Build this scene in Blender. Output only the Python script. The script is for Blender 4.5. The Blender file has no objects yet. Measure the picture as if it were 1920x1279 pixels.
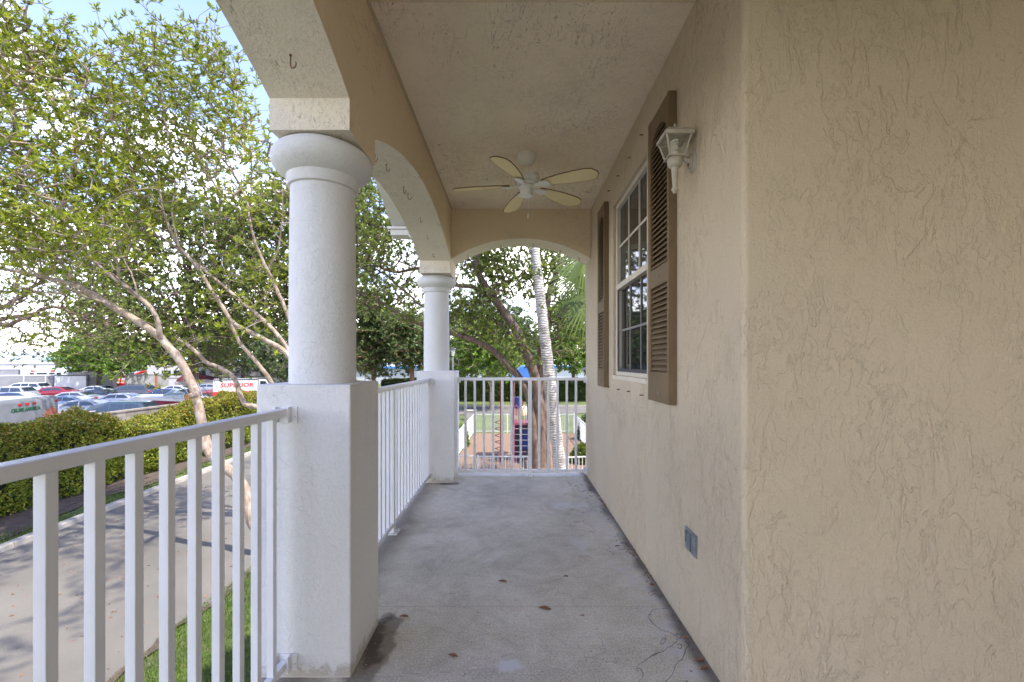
import bpy, math, random
import numpy as np
from mathutils import Vector, Matrix
R = math.radians
random.seed(7); rng = np.random.default_rng(7)
SC = bpy.context.scene; COL = SC.collection
F = 845.0; CX = 963.0; CY = 680.0; CZ = 1.25; G = -2.85   # lens in photo pixels, eye height, ground height

def at(px, py, Y):
    return Vector(((px-CX)/F*Y, Y, CZ-(py-CY)/F*Y))
def gx(px, py, z=G):
    Y = F*(CZ-z)/(py-CY); return Vector(((px-CX)/F*Y, Y, z))
def roofpos(px, py, h):
    Y = F*(CZ-G-h)/(py-CY); return Vector(((px-CX)/F*Y, Y, G))

# ------------------------------------------------------------------ materials
class NT:
    def __init__(s, name):
        s.m = bpy.data.materials.new(name); s.m.use_nodes = True
        s.t = s.m.node_tree; s.n = s.t.nodes; s.b = s.n['Principled BSDF']; s.out = s.n['Material Output']
        s.tc = s.n.new('ShaderNodeTexCoord')
    def link(s, a, b): s.t.links.new(a, b)
    def new(s, t, **k):
        n = s.n.new(t)
        for a, v in k.items():
            if a in n.inputs: n.inputs[a].default_value = v
            else: setattr(n, a, v)
        return n
    def mapping(s, scale=(1,1,1), rot=(0,0,0), loc=(0,0,0)):
        n = s.new('ShaderNodeMapping'); n.inputs['Scale'].default_value = scale; n.inputs['Rotation'].default_value = rot
        n.inputs['Location'].default_value = loc
        s.link(s.tc.outputs['Object'], n.inputs['Vector']); return n.outputs[0]
    def noise(s, scale, detail=3, dist=0, vec=None, rough=.5):
        n = s.new('ShaderNodeTexNoise'); n.inputs['Scale'].default_value = scale; n.inputs['Detail'].default_value = detail
        n.inputs['Distortion'].default_value = dist; n.inputs['Roughness'].default_value = rough
        s.link(vec if vec is not None else s.tc.outputs['Object'], n.inputs['Vector']); return n.outputs['Fac']
    def ramp(s, fac, stops):
        n = s.new('ShaderNodeValToRGB'); e = n.color_ramp.elements
        while len(e) < len(stops): e.new(.5)
        for k, (p, c) in enumerate(stops):
            e[k].position = p; e[k].color = (c, c, c, 1) if isinstance(c, (int, float)) else (*c, 1)
        s.link(fac, n.inputs[0]); return n.outputs[0]
    def math(s, op, a, b=None):
        n = s.new('ShaderNodeMath', operation=op)
        for i, v in enumerate((a, b)):
            if v is None: continue
            if isinstance(v, (int, float)): n.inputs[i].default_value = v
            else: s.link(v, n.inputs[i])
        return n.outputs[0]
    def mix(s, fac, a, b, mode='MIX'):
        n = s.new('ShaderNodeMix', data_type='RGBA', blend_type=mode)
        for i, v in ((0, fac), (6, a), (7, b)):
            if isinstance(v, (int, float)): n.inputs[i].default_value = v if i == 0 else (v, v, v, 1)
            elif isinstance(v, tuple): n.inputs[i].default_value = (*v, 1)
            else: s.link(v, n.inputs[i])
        return n.outputs[2]
    def bump(s, h, strength, dist=.01):
        n = s.new('ShaderNodeBump'); n.inputs['Strength'].default_value = strength; n.inputs['Distance'].default_value = dist
        s.link(h, n.inputs['Height']); s.link(n.outputs[0], s.b.inputs['Normal']); return n
    def col(s, c):
        if isinstance(c, tuple): s.b.inputs['Base Color'].default_value = (*c, 1)
        else: s.link(c, s.b.inputs['Base Color'])
    def set(s, **k):
        for a, v in k.items(): s.b.inputs[a.replace('_', ' ')].default_value = v
M = {}
def simple(name, c1, c2=None, scale=5, rough=.7, bump=0, bscale=40, metal=0, coat=0, detail=4, spec=.5, bdist=.01):
    t = NT(name)
    if c2 is None: c2 = tuple(x*.82 for x in c1)
    f = t.noise(scale, detail); t.col(t.ramp(f, [(.32, c1), (.7, c2)]))
    t.set(Roughness=rough, Metallic=metal, Coat_Weight=coat)
    t.b.inputs['Specular IOR Level'].default_value = spec
    if bump: t.bump(t.noise(bscale, 4), bump, bdist)
    M[name] = t.m; return t.m

def stucco(name, c1, c2, stain, line_dark=.45, vstretch=.4, strength=.5, marks=0.0, lscale=2.6, grain=95):
    t = NT(name)
    v = t.mapping((1, 1, vstretch)); lines = None; h = None
    for k, (sc, wd, lo, hi, amt, ms) in enumerate(((1, .006, .47, .56, 1.3, 1.3), (2.6, .012, .44, .56, 1.0, 2.4), (6.5, .022, .38, .56, .8, 3.6))):
        n = t.noise(lscale*sc, 5, .5, v, .62); d = t.math('ABSOLUTE', t.math('SUBTRACT', n, .5))
        g = t.ramp(t.noise(ms, 3, 0, t.mapping((1,1,.8),(0,0,0),(3+5*k,7-k,1+2*k))), [(lo, 0), (hi, 1)])
        l = t.math('MULTIPLY', t.math('MULTIPLY', t.ramp(d, [(0, 1), (wd, 0)]), g), amt)
        l = t.math('MULTIPLY', l, t.ramp(t.noise(34, 3, 0, t.mapping((1,1,.5),(0,0,0),(k,4,k))), [(.40, .15), (.56, 1)]))
        pl = t.math('MULTIPLY', t.math('MULTIPLY', t.ramp(n, [(.49, 0), (.53, 1)]), g), amt*.9)
        lines = l if lines is None else t.math('MAXIMUM', lines, l); h = pl if h is None else t.math('ADD', h, pl)
    fine = t.noise(grain, 4, .3, None, .65); med = t.noise(24, 4, .5)
    h = t.math('ADD', h, t.math('ADD', t.math('MULTIPLY', fine, .9), t.math('MULTIPLY', med, .9)))
    h = t.math('SUBTRACT', h, t.math('MULTIPLY', lines, .6))
    t.bump(h, strength, .007)
    base = t.ramp(t.noise(.9, 4, .4), [(.35, c1), (.66, c2)])
    base = t.mix(t.math('MULTIPLY', t.ramp(t.noise(.55, 5, .3, t.mapping((1,1,.6),(0,0,0),(5,5,5))), [(.5, 0), (.72, 1)]), .6), base, stain)
    base = t.mix(t.math('MULTIPLY', lines, line_dark), base, tuple(x*.35 for x in c1))  # crevice dirt and relief shading, both painted into the colour as darker lines
    base = t.mix(t.math('MULTIPLY', t.ramp(fine, [(.3, 1), (.5, 0)]), .10), base, tuple(x*.5 for x in c1))
    if marks:
        sc = t.noise(9, 3, 2.2, t.mapping((1,.35,1),(0,0,.5),(2,1,4)), .7)
        mk = t.math('MULTIPLY', t.ramp(t.math('ABSOLUTE', t.math('SUBTRACT', sc, .5)), [(0, 1), (.010, 0)]),
                    t.ramp(t.noise(1.9, 4, 0, t.mapping((1,1,1),(0,0,0),(1,8,8))), [(.47, 0), (.58, 1)]))
        base = t.mix(t.math('MULTIPLY', mk, marks), base, (.06, .05, .04))
        base = t.mix(t.math('MULTIPLY', t.ramp(t.noise(2.4, 6, .8, None, .7), [(.52, 0), (.75, 1)]), marks*.35), base, tuple(x*.45 for x in c1))
    if 'white' in name:
        sp = t.new('ShaderNodeSeparateXYZ'); t.link(t.tc.outputs['Object'], sp.inputs[0])
        zz = t.math('ADD', sp.outputs[2], t.math('MULTIPLY', t.ramp(t.noise(18, 6, .8, None, .75), [(.42, 0), (.72, 1)]), -.07))
        foot = t.math('MULTIPLY', t.ramp(zz, [(.0, 1), (.03, 0)]), t.ramp(sp.outputs[2], [(0, 0), (.001, 1)]))
        base = t.mix(t.math('MULTIPLY', foot, .6), base, (.30, .24, .17))
        base = t.mix(t.math('MULTIPLY', t.ramp(t.noise(3, 5, .3, t.mapping((3, 3, .5))), [(.55, 0), (.75, 1)]), .22), base, (.52, .50, .45))
    base = t.mix(t.ramp(t.noise(300, 1), [(.70, 0), (.78, .5)]), base, tuple(x*.5 for x in c1))
    t.col(base); t.set(Roughness=.85); M[name] = t.m
stucco('stucco_wall', (.57, .475, .345), (.525, .435, .31), (.55, .495, .39), .13, .46, .62, 0, 3.3)
stucco('stucco_ceiling', (.86, .74, .58), (.80, .68, .53), (.76, .70, .57), .25, 1.0, .5, .7, 4.5)
stucco('stucco_beam', (.74, .60, .42), (.69, .555, .38), (.76, .66, .52), .2, .8, .35, .55, 6)
stucco('stucco_white', (.70, .695, .68), (.665, .66, .645), (.64, .63, .605), .0, .8, .46, 0, 13.0, 70)
stucco('stucco_soffit', (.80, .72, .60), (.74, .66, .545), (.76, .66, .52), .2, .8, .5, .7, 5)

def concrete():
    t = NT('concrete_floor')
    a = t.noise(1.3, 6, .5, None, .6); c = t.ramp(a, [(.30, (.46, .42, .34)), (.47, (.57, .525, .43)), (.6, (.63, .58, .48)), (.75, (.69, .64, .54))])
    fi = t.noise(120, 4, 0, None, .7); c = t.mix(.75, c, t.ramp(fi, [(.3, (.22, .22, .22)), (.7, (.78, .78, .78))]), 'OVERLAY'); c = t.mix(.35, c, t.ramp(t.noise(7, 6, .9, None, .7), [(.3, .28), (.7, .72)]), 'OVERLAY')
    st = t.noise(38, 3, 0, t.mapping((.25, 3, 1)))
    c = t.mix(t.ramp(st, [(.55, 0), (.75, .35)]), c, (.22, .215, .20))
    sep = t.new('ShaderNodeSeparateXYZ'); t.link(t.tc.outputs['Object'], sep.inputs[0]); X, Y = sep.outputs[0], sep.outputs[1]
    wob = t.math('MULTIPLY', t.math('SUBTRACT', t.noise(3.2, 5, .5), .5), .55)
    c = t.mix(t.math('MULTIPLY', t.ramp(t.noise(2.1, 7, 1.0, t.mapping((1,1,1),(0,0,0),(6,2,0)), .7), [(.50, 0), (.70, 1)]), .45), c, (.27, .235, .185))
    # pale repaired strip along the house wall
    e = t.math('ADD', X, wob)
    pale = t.ramp(t.math('MULTIPLY', t.math('ADD', e, 0), 1), [(.60, 0), (.66, .55), (.82, .7)])
    c = t.mix(t.math('MULTIPLY', pale, t.ramp(t.noise(14, 5, .6), [(.42, 0), (.6, 1)])), c, (.56, .55, .55))
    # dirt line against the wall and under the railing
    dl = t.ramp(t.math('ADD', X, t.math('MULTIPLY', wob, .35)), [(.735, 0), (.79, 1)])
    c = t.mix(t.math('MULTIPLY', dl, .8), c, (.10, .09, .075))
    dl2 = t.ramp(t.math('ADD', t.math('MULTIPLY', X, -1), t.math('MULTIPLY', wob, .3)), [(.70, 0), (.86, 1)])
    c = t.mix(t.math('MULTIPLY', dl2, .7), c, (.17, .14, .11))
    def blot(cx, cy, rx, ry, w, col, amt, edge=.15, sc=9):
        nonlocal c
        mp = t.mapping((1/rx, 1/ry, 0), (0,0,0), (-cx/rx, -cy/ry, 0))
        ln = t.new('ShaderNodeVectorMath', operation='LENGTH'); t.link(mp, ln.inputs[0])
        d = t.math('ADD', ln.outputs['Value'], t.math('MULTIPLY', t.math('SUBTRACT', t.noise(sc, 5, .4), .5), w))
        c = t.mix(t.math('MULTIPLY', t.ramp(d, [(1-edge, 1), (1, 0)]), amt), c, col)
    blot(-.60, 1.98, .085, .30, 2.2, (.15, .125, .10), .7, .2, 5)
    blot(-.62, 2.02, .06, .22, 2.6, (.07, .055, .045), .8, .5, 13)
    blot(-.02, 1.86, .065, .055, 1.4, (.66, .66, .66), .85, .5, 22)
    blot(.50, 3.95, .25, .10, 1.6, (.62, .62, .61), .65, .6, 12)
    blot(.45, 3.1, .10, .18, 2.0, (.60, .60, .60), .5, .7, 16)
    blot(-.66, 4.66, .16, .06, 1.5, (.08, .07, .06), .8, .5, 9)
    # hairline cracks and dark specks
    n = t.noise(1.1, 5, .7, t.mapping((1, 1, 1), (0,0,0), (4, 4, 0)), .62)
    cr = t.math('MULTIPLY', t.ramp(t.math('ABSOLUTE', t.math('SUBTRACT', n, .47)), [(0, 1), (.003, 0)]), t.ramp(X, [(.35, .15), (.6, .9)]))
    c = t.mix(cr, c, (.09, .085, .08))
    c = t.mix(t.ramp(t.noise(55, 1), [(.74, 0), (.78, .8)]), c, (.13, .12, .1))
    c = t.mix(t.ramp(t.noise(48, 1, 0, t.mapping((1,1,1),(0,0,0),(9,9,9))), [(.77, 0), (.79, .8)]), c, (.75, .75, .73))
    jl = t.ramp(t.math('ABSOLUTE', t.math('SUBTRACT', t.math('ADD', Y, t.math('MULTIPLY', wob, .02)), 2.31)), [(0, .3), (.005, 0)])
    c = t.mix(jl, c, (.12, .11, .10))
    t.col(c); t.set(Roughness=.88)
    h = t.math('SUBTRACT', t.math('ADD', t.math('MULTIPLY', fi, .5), t.math('MULTIPLY', st, .25)), t.math('MULTIPLY', cr, .8))
    h = t.math('ADD', h, t.math('MULTIPLY', pale, t.noise(30, 5, .5)))
    t.bump(h, .45, .006); M['concrete_floor'] = t.m
concrete()

def leafmat(name, stops, trans=.35, zred=None, rough=.42, amb=.55):
    t = NT(name)
    g = t.new('ShaderNodeNewGeometry'); c = t.ramp(g.outputs['Random Per Island'], stops)
    c = t.mix(t.ramp(t.noise(amb, 3), [(.35, .0), (.7, .45)]), c, tuple(x*.6 for x in stops[1][1]))
    if zred:
        sep = t.new('ShaderNodeSeparateXYZ'); t.link(t.tc.outputs['Object'], sep.inputs[0])
        z = t.math('ADD', sep.outputs[2], t.math('MULTIPLY', t.noise(1.7, 4), .7))
        k = t.math('MULTIPLY', t.ramp(t.math('DIVIDE', t.math('SUBTRACT', z, zred[0]), zred[1]-zred[0]), [(0, 0), (1, 1)]), t.ramp(t.math('FRACT', t.math('MULTIPLY', g.outputs['Random Per Island'], 37.0)), [(.1, .8), (.4, 0)]))
        c = t.mix(k, c, zred[2])
    t.col(c); t.set(Roughness=rough); t.b.inputs['Specular IOR Level'].default_value = .35
    tr = t.new('ShaderNodeBsdfTranslucent'); t.link(t.mix(.6, c, (.75, .95, .15), 'MULTIPLY') if False else c, tr.inputs['Color'])
    mx = t.new('ShaderNodeMixShader'); mx.inputs[0].default_value = trans
    t.link(t.b.outputs[0], mx.inputs[1]); t.link(tr.outputs[0], mx.inputs[2]); t.link(mx.outputs[0], t.out.inputs['Surface'])
    M[name] = t.m
leafmat('leaf_bright', [(0, (.10, .15, .015)), (.35, (.23, .29, .025)), (.7, (.36, .41, .035)), (.975, (.47, .50, .06)), (1, (.38, .15, .03))], .5)
leafmat('leaf_oak', [(0, (.07, .105, .022)), (.4, (.15, .205, .035)), (.8, (.24, .30, .055)), (1, (.33, .38, .08))], .5)
leafmat('leaf_lime', [(0, (.08, .15, .02)), (.4, (.15, .26, .03)), (.8, (.22, .35, .045)), (1, (.30, .42, .06))], .42)
leafmat('leaf_mid', [(0, (.07, .105, .035)), (.4, (.11, .165, .05)), (.8, (.165, .23, .07)), (1, (.22, .29, .09))], .35)
leafmat('leaf_hedge', [(0, (.05, .09, .014)), (.3, (.14, .20, .02)), (.65, (.28, .33, .035)), (.9, (.42, .42, .045)), (1, (.46, .36, .06))], .3, (-1.3, -.1, (.34, .13, .035)))
leafmat('leaf_hedge_dark', [(0, (.02, .045, .01)), (.4, (.045, .08, .016)), (.8, (.10, .14, .03)), (1, (.16, .18, .04))], .3)
leafmat('frond', [(0, (.07, .10, .025)), (.5, (.11, .155, .035)), (1, (.17, .22, .05))], .25)
leafmat('grass_blade', [(0, (.05, .10, .015)), (.5, (.10, .18, .025)), (.9, (.18, .24, .05)), (1, (.26, .22, .09))], .3)

def bark(name, c1, c2, patch=None, vs=.25, scale=14, b=.7):
    t = NT(name)
    n = t.noise(scale, 5, .4, t.mapping((1,1,vs)), .65)
    c = t.ramp(n, [(.3, c1), (.65, c2)])
    if patch: c = t.mix(t.ramp(t.noise(6, 4, .3), [(.5, 0), (.62, .6)]), c, patch)
    t.col(c); t.set(Roughness=.9); t.bump(n, b, .03); M[name] = t.m
bark('bark_grey', (.14, .10, .07), (.36, .275, .20), (.43, .37, .30))
bark('bark_oak', (.06, .038, .026), (.17, .11, .078), (.20, .155, .12))
bark('bark_dark', (.06, .045, .035), (.18, .14, .11))
bark('bark_palm_brown', (.09, .05, .03), (.30, .17, .10), None, 3.0)
def palmbark():
    t = NT('bark_palm_white')
    w = t.new('ShaderNodeTexWave', wave_type='BANDS', bands_direction='Z'); w.inputs['Scale'].default_value = 4.6; w.inputs['Distortion'].default_value = 5
    w.inputs['Detail'].default_value = 3; w.inputs['Detail Scale'].default_value = 1.6; t.link(t.tc.outputs['Object'], w.inputs['Vector'])
    c = t.ramp(w.outputs['Fac'], [(.0, (.15, .13, .105)), (.12, (.33, .30, .26)), (.35, (.47, .44, .39)), (1, (.54, .50, .45))])
    c = t.mix(t.ramp(t.noise(5, 5, .4), [(.45, 0), (.62, .7)]), c, (.17, .15, .125))
    t.col(c); t.set(Roughness=.85); t.bump(w.outputs['Fac'], .5, .015); M['bark_palm_white'] = t.m
palmbark()

def ground_mats():
    t = NT('lawn')
    c = t.ramp(t.noise(1.2, 6, .3, None, .65), [(.3, (.08, .065, .035)), (.45, (.075, .10, .02)), (.6, (.10, .14, .025)), (.8, (.075, .12, .02))])
    c = t.mix(.5, c, t.ramp(t.noise(60, 4), [(.3, .25), (.7, .75)]), 'OVERLAY'); t.col(c); t.set(Roughness=.95); t.bump(t.noise(70, 4), .8, .03); M['lawn'] = t.m
    t = NT('asphalt_drive')
    c = t.ramp(t.noise(.35, 6, .3, None, .6), [(.3, (.095, .086, .068)), (.6, (.135, .123, .10)), (.8, (.165, .15, .122))])
    c = t.mix(.45, c, t.ramp(t.noise(90, 4, 0, None, .8), [(.3, .2), (.7, .8)]), 'OVERLAY')
    c = t.mix(t.ramp(t.noise(9, 2), [(.76, 0), (.8, .5)]), c, (.25, .12, .05)); t.col(c); t.set(Roughness=.9); t.bump(t.noise(90, 4), .4, .01); M['asphalt_drive'] = t.m
    simple('asphalt_lot', (.17, .16, .15), (.24, .225, .21), .3, .9)
    simple('kerb_concrete', (.34, .31, .26), (.26, .235, .19), 2.5, .9, .4, 60)
    t = NT('bark_mulch')
    c = t.ramp(t.noise(26, 5, .5, None, .75), [(.25, (.075, .042, .025)), (.5, (.20, .125, .075)), (.75, (.32, .215, .14))]); t.col(c); t.set(Roughness=.95)
    t.bump(t.noise(30, 5), 1, .05); M['bark_mulch'] = t.m
    t = NT('soil_bed')
    c = t.ramp(t.noise(5, 6, .5, None, .7), [(.3, (.045, .03, .022)), (.6, (.105, .075, .053)), (.8, (.16, .12, .085))]); t.col(c); t.set(Roughness=.95); t.bump(t.noise(35, 5), .9, .04); M['soil_bed'] = t.m
    t = NT('block_masonry')
    b = t.new('ShaderNodeTexBrick'); b.inputs['Scale'].default_value = 1; b.inputs['Brick Width'].default_value = .42; b.inputs['Row Height'].default_value = .21
    b.inputs['Mortar Size'].default_value = .014; b.inputs['Color1'].default_value = (.30, .25, .20, 1); b.inputs['Color2'].default_value = (.18, .145, .115, 1); b.inputs['Mortar'].default_value = (.20, .18, .155, 1)
    sp = t.new('ShaderNodeSeparateXYZ'); t.link(t.tc.outputs['Object'], sp.inputs[0]); cb = t.new('ShaderNodeCombineXYZ'); t.link(sp.outputs[1], cb.inputs[0]); t.link(sp.outputs[2], cb.inputs[1]); t.link(cb.outputs[0], b.inputs['Vector']); c = t.mix(t.ramp(t.noise(3, 4), [(.45, 0), (.7, .5)]), b.outputs[0], (.30, .27, .22)); t.col(c); t.set(Roughness=.9)
    M['block_masonry'] = t.m
ground_mats()
simple('white_paint', (.72, .72, .73), (.66, .665, .67), 6, .38, .06, 70, coat=.1)
simple('white_trim', (.66, .655, .64), (.58, .575, .55), 3, .5)
simple('shutter_paint', (.17, .112, .055), (.135, .09, .045), 4, .5, .15, 90)
simple('rust', (.22, .075, .025), (.10, .04, .02), 30, .85)
simple('galvanised', (.34, .37, .40), (.22, .25, .28), 25, .45, metal=.7)
simple('fan_white', (.78, .76, .72), (.72, .70, .64), 9, .4)
simple('fan_blade', (.78, .66, .36), (.72, .60, .31), 6, .5, .15, 60)
simple('fan_blade_edge', (.16, .08, .03), None, 6, .6)
simple('lantern_paint', (.46, .42, .34), (.38, .34, .27), 20, .5, .1, 80)
simple('lantern_paint_worn', (.48, .45, .40), (.34, .30, .23), 26, .5, .2, 80)
simple('bulb_plastic', (.80, .78, .72), None, 3, .3)
simple('dry_leaf', (.26, .12, .05), (.15, .065, .03), 50, .7)
simple('screen_mesh', (.045, .045, .045), (.06, .06, .058), 200, .7)
simple('window_frame_paint', (.66, .61, .52), (.60, .55, .45), 8, .5)
simple('wood_fence', (.34, .26, .19), (.24, .18, .13), 6, .85)
simple('tyre', (.02, .02, .02), None, 5, .8)
simple('rim_metal', (.5, .5, .52), None, 5, .35, metal=.9)
simple('tail_red', (.45, .02, .02), None, 5, .25)
simple('lamp_clear', (.75, .77, .8), None, 5, .15)
simple('blue_plastic', (.015, .035, .17), (.02, .045, .20), 2, .35)
simple('light_blue_plastic', (.06, .19, .55), (.08, .22, .6), 2, .35)
simple('pink_metal', (.20, .06, .09), (.24, .08, .11), 4, .4)
simple('maroon_metal', (.16, .02, .035), None, 4, .45)
simple('cream_plastic', (.65, .55, .36), None, 4, .4)
simple('dark_plastic', (.05, .03, .06), None, 4, .5)
simple('machine_red', (.55, .02, .015), (.42, .015, .012), 3, .35, coat=.3)
simple('trailer_silver', (.19, .20, .21), (.26, .27, .28), 1.6, .42, .05, 6, metal=.35, coat=.15)
simple('rv_white', (.52, .52, .52), (.45, .455, .46), .8, .4)
simple('rv_grey', (.22, .225, .23), (.18, .18, .19), 1.2, .5)
simple('dark_trim', (.06, .065, .075), None, 4, .5)
simple('roof_pale', (.34, .39, .44), (.40, .44, .48), .25, .6)
simple('mint_trim', (.22, .42, .34), None, .5, .6)
simple('blue_trim', (.06, .20, .46), None, .5, .5)
simple('weathered_panel', (.30, .295, .28), (.18, .175, .16), 1.5, .7)
simple('green_lettering', (.015, .09, .04), None, 4, .5)
simple('red_lettering', (.55, .03, .03), None, 4, .5)
simple('brown_mural', (.25, .06, .035), (.33, .12, .08), 5, .5)
simple('maroon_canvas', (.08, .01, .015), (.11, .018, .02), 3, .8)
simple('hull_red', (.38, .02, .04), (.30, .015, .03), 1, .2, coat=.6)
simple('gelcoat', (.50, .485, .47), None, 1, .2, coat=.4)
simple('chrome', (.7, .7, .72), None, 1, .15, metal=1)
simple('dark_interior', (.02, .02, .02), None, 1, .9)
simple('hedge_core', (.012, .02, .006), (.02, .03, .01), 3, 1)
simple('log_end', (.30, .16, .065), (.2, .10, .04), 20, .8)
simple('roof_shingle', (.24, .20, .16), None, 2, .9)
simple('lamp_black', (.03, .03, .03), None, 4, .5)
simple('lamp_glass', (.7, .68, .62), None, 4, .3)
def glassmats():
    t = NT('window_glass'); t.col((.018, .020, .022)); t.set(Roughness=.03, IOR=1.5); M['window_glass'] = t.m
    t = NT('car_glass'); t.col((.02, .03, .04)); t.set(Roughness=.05, IOR=1.6); t.b.inputs['Specular IOR Level'].default_value = .8; M['car_glass'] = t.m
    t = NT('lantern_glass'); t.col((.85, .83, .75)); t.set(Roughness=.25, Transmission_Weight=.92, IOR=1.1); M['lantern_glass'] = t.m
    t = NT('boat_screen'); t.col((.35, .42, .46)); t.set(Roughness=.05, Transmission_Weight=.5, IOR=1.1); M['boat_screen'] = t.m
glassmats()
def paint(name, c):
    t = NT(name); t.col(t.ramp(t.noise(.7, 2), [(.3, c), (.7, tuple(x*.9 for x in c))])); t.set(Roughness=.32, Metallic=.15, Coat_Weight=.7, Coat_Roughness=.05); M[name] = t.m
for n, c in dict(white=(.50,.50,.50), red=(.22,.012,.018), black=(.015,.017,.022), silver=(.26,.275,.29), darkgrey=(.055,.055,.06), navy=(.02,.035,.09), paleblue=(.20,.26,.34), rose=(.26,.07,.07), teal=(.035,.07,.10)).items():
    paint('car_'+n, c)

# ------------------------------------------------------------------ mesh helpers
class MB:
    def __init__(s): s.v = []; s.f = []
    def add(s, vs, fs):
        o = len(s.v); s.v += [tuple(v) for v in vs]; s.f += [tuple(i+o for i in f) for f in fs]; return s
    def box(s, a, b, mtx=None):
        x0,y0,z0 = a; x1,y1,z1 = b
        vs = [(x0,y0,z0),(x1,y0,z0),(x1,y1,z0),(x0,y1,z0),(x0,y0,z1),(x1,y0,z1),(x1,y1,z1),(x0,y1,z1)]
        if mtx is not None: vs = [mtx @ Vector(v) for v in vs]
        return s.add(vs, [(0,3,2,1),(4,5,6,7),(0,1,5,4),(1,2,6,5),(2,3,7,6),(3,0,4,7)])
    def tube(s, pts, rad, n=8, cap=True):
        pts = [Vector(p) for p in pts]
        if isinstance(rad, (int, float)): rad = [rad]*len(pts)
        up = None; o = len(s.v)
        for i, p in enumerate(pts):
            d = (pts[min(i+1, len(pts)-1)] - pts[max(i-1, 0)])
            if d.length < 1e-9: d = Vector((0,0,1))
            d.normalize()
            if up is None: up = d.orthogonal().normalized()
            else:
                up = up - d*up.dot(d)
                up = up.normalized() if up.length > 1e-6 else d.orthogonal().normalized()
            w = d.cross(up)
            for k in range(n):
                a = 2*math.pi*k/n; s.v.append(tuple(p + (up*math.cos(a) + w*math.sin(a))*rad[i]))
        for i in range(len(pts)-1):
            for k in range(n):
                k2 = (k+1) % n; s.f.append((o+i*n+k, o+i*n+k2, o+(i+1)*n+k2, o+(i+1)*n+k))
        if cap: s.f.append(tuple(o+k for k in range(n))[::-1]); s.f.append(tuple(o+(len(pts)-1)*n+k for k in range(n)))
        return s
    def lathe(s, prof, c=(0,0,0), n=32):
        o = len(s.v); c = Vector(c)
        for r, z in prof:
            for k in range(n):
                a = 2*math.pi*k/n; s.v.append((c.x+r*math.cos(a), c.y+r*math.sin(a), c.z+z))
        for i in range(len(prof)-1):
            for k in range(n):
                k2 = (k+1) % n; s.f.append((o+i*n+k, o+i*n+k2, o+(i+1)*n+k2, o+(i+1)*n+k))
        s.f.append(tuple(o+k for k in range(n))[::-1]); s.f.append(tuple(o+(len(prof)-1)*n+k for k in range(n)))
        return s
    def prism(s, poly, a, b, axis=1, mtx=None):   # poly in the other two axes, extruded a..b along axis
        def P(u, v, t):
            p = {0: (t,u,v), 1: (u,t,v), 2: (u,v,t)}[axis]
            return mtx @ Vector(p) if mtx is not None else p
        n = len(poly); vs = [P(u,v,a) for u,v in poly] + [P(u,v,b) for u,v in poly]
        return s.add(vs, [tuple(range(n))[::-1], tuple(range(n, 2*n))] + [(i, (i+1)%n, n+(i+1)%n, n+i) for i in range(n)])
    def build(s, name, m, parent=None, smooth=False, bevel=0, loc=None, rot=None, segs=2, kind=None):
        me = bpy.data.meshes.new(name); me.from_pydata(s.v, [], s.f); me.materials.append(M[m] if isinstance(m, str) else m)
        import bmesh
        b = bmesh.new(); b.from_mesh(me); bmesh.ops.recalc_face_normals(b, faces=b.faces[:]); b.to_mesh(me); b.free()
        o = bpy.data.objects.new(name, me); COL.objects.link(o)
        if smooth:
            me.polygons.foreach_set('use_smooth', [True]*len(me.polygons))
            try: me.set_sharp_from_angle(angle=R(40))
            except Exception: pass
        if bevel:
            md = o.modifiers.new('bevel', 'BEVEL'); md.width = bevel; md.segments = segs; md.limit_method = 'ANGLE'; md.angle_limit = R(40)
        if loc is not None: o.location = loc
        if rot is not None: o.rotation_euler = rot
        if parent is not None: o.parent = parent
        if kind: o['kind'] = kind
        return o
def tag(o, label=None, cat=None, group=None, kind=None):
    for k, v in (('label', label), ('category', cat), ('group', group), ('kind', kind)):
        if v: o[k] = v
    return o
def empty(name, loc, label, cat, group=None, rz=0):
    o = bpy.data.objects.new(name, None); COL.objects.link(o); o.location = loc; o.rotation_euler = (0,0,rz); o.empty_display_size = .2
    return tag(o, label, cat, group)
def copy_tree(o, parent=None):
    c = o.copy(); COL.objects.link(c); c.parent = parent
    for ch in list(o.children): copy_tree(ch, c)
    return c
def fastmesh(name, V, Fq, m, parent=None, smooth=False, k=4):
    V = np.asarray(V, dtype=np.float32); Fq = np.asarray(Fq, dtype=np.int32)
    me = bpy.data.meshes.new(name); me.vertices.add(len(V)); me.vertices.foreach_set('co', V.ravel())
    me.loops.add(Fq.size); me.loops.foreach_set('vertex_index', Fq.ravel())
    me.polygons.add(len(Fq)); me.polygons.foreach_set('loop_start', np.arange(len(Fq), dtype=np.int32)*k)
    try: me.polygons.foreach_set('loop_total', np.full(len(Fq), k, dtype=np.int32))
    except Exception: pass
    me.update(calc_edges=True); me.validate(); me.materials.append(M[m])
    if smooth: me.polygons.foreach_set('use_smooth', np.ones(len(Fq), dtype=bool))
    o = bpy.data.objects.new(name, me); COL.objects.link(o)
    if parent is not None: o.parent = parent
    return o
def nrm(a): return a/np.maximum(np.linalg.norm(a, axis=-1, keepdims=True), 1e-9)
def leaf_geo(P, D, L, W, fold=.12):
    """P base points (n,3), D directions (n,3), L lengths, W widths -> rhomboid leaves of one quad each"""
    n = len(P); D = nrm(D); rd = nrm(rng.normal(size=(n,3))); S = nrm(np.cross(D, rd)); N = np.cross(S, D)
    L = np.broadcast_to(L, (n,))[:,None]; W = np.broadcast_to(W, (n,))[:,None]
    mid = P + D*L*.55
    V = np.stack([P, mid + S*W*.5 + N*W*fold, P + D*L - N*L*.06, mid - S*W*.5 + N*W*fold], axis=1).reshape(-1,3)
    return V, np.arange(n*4).reshape(n,4)
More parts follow.
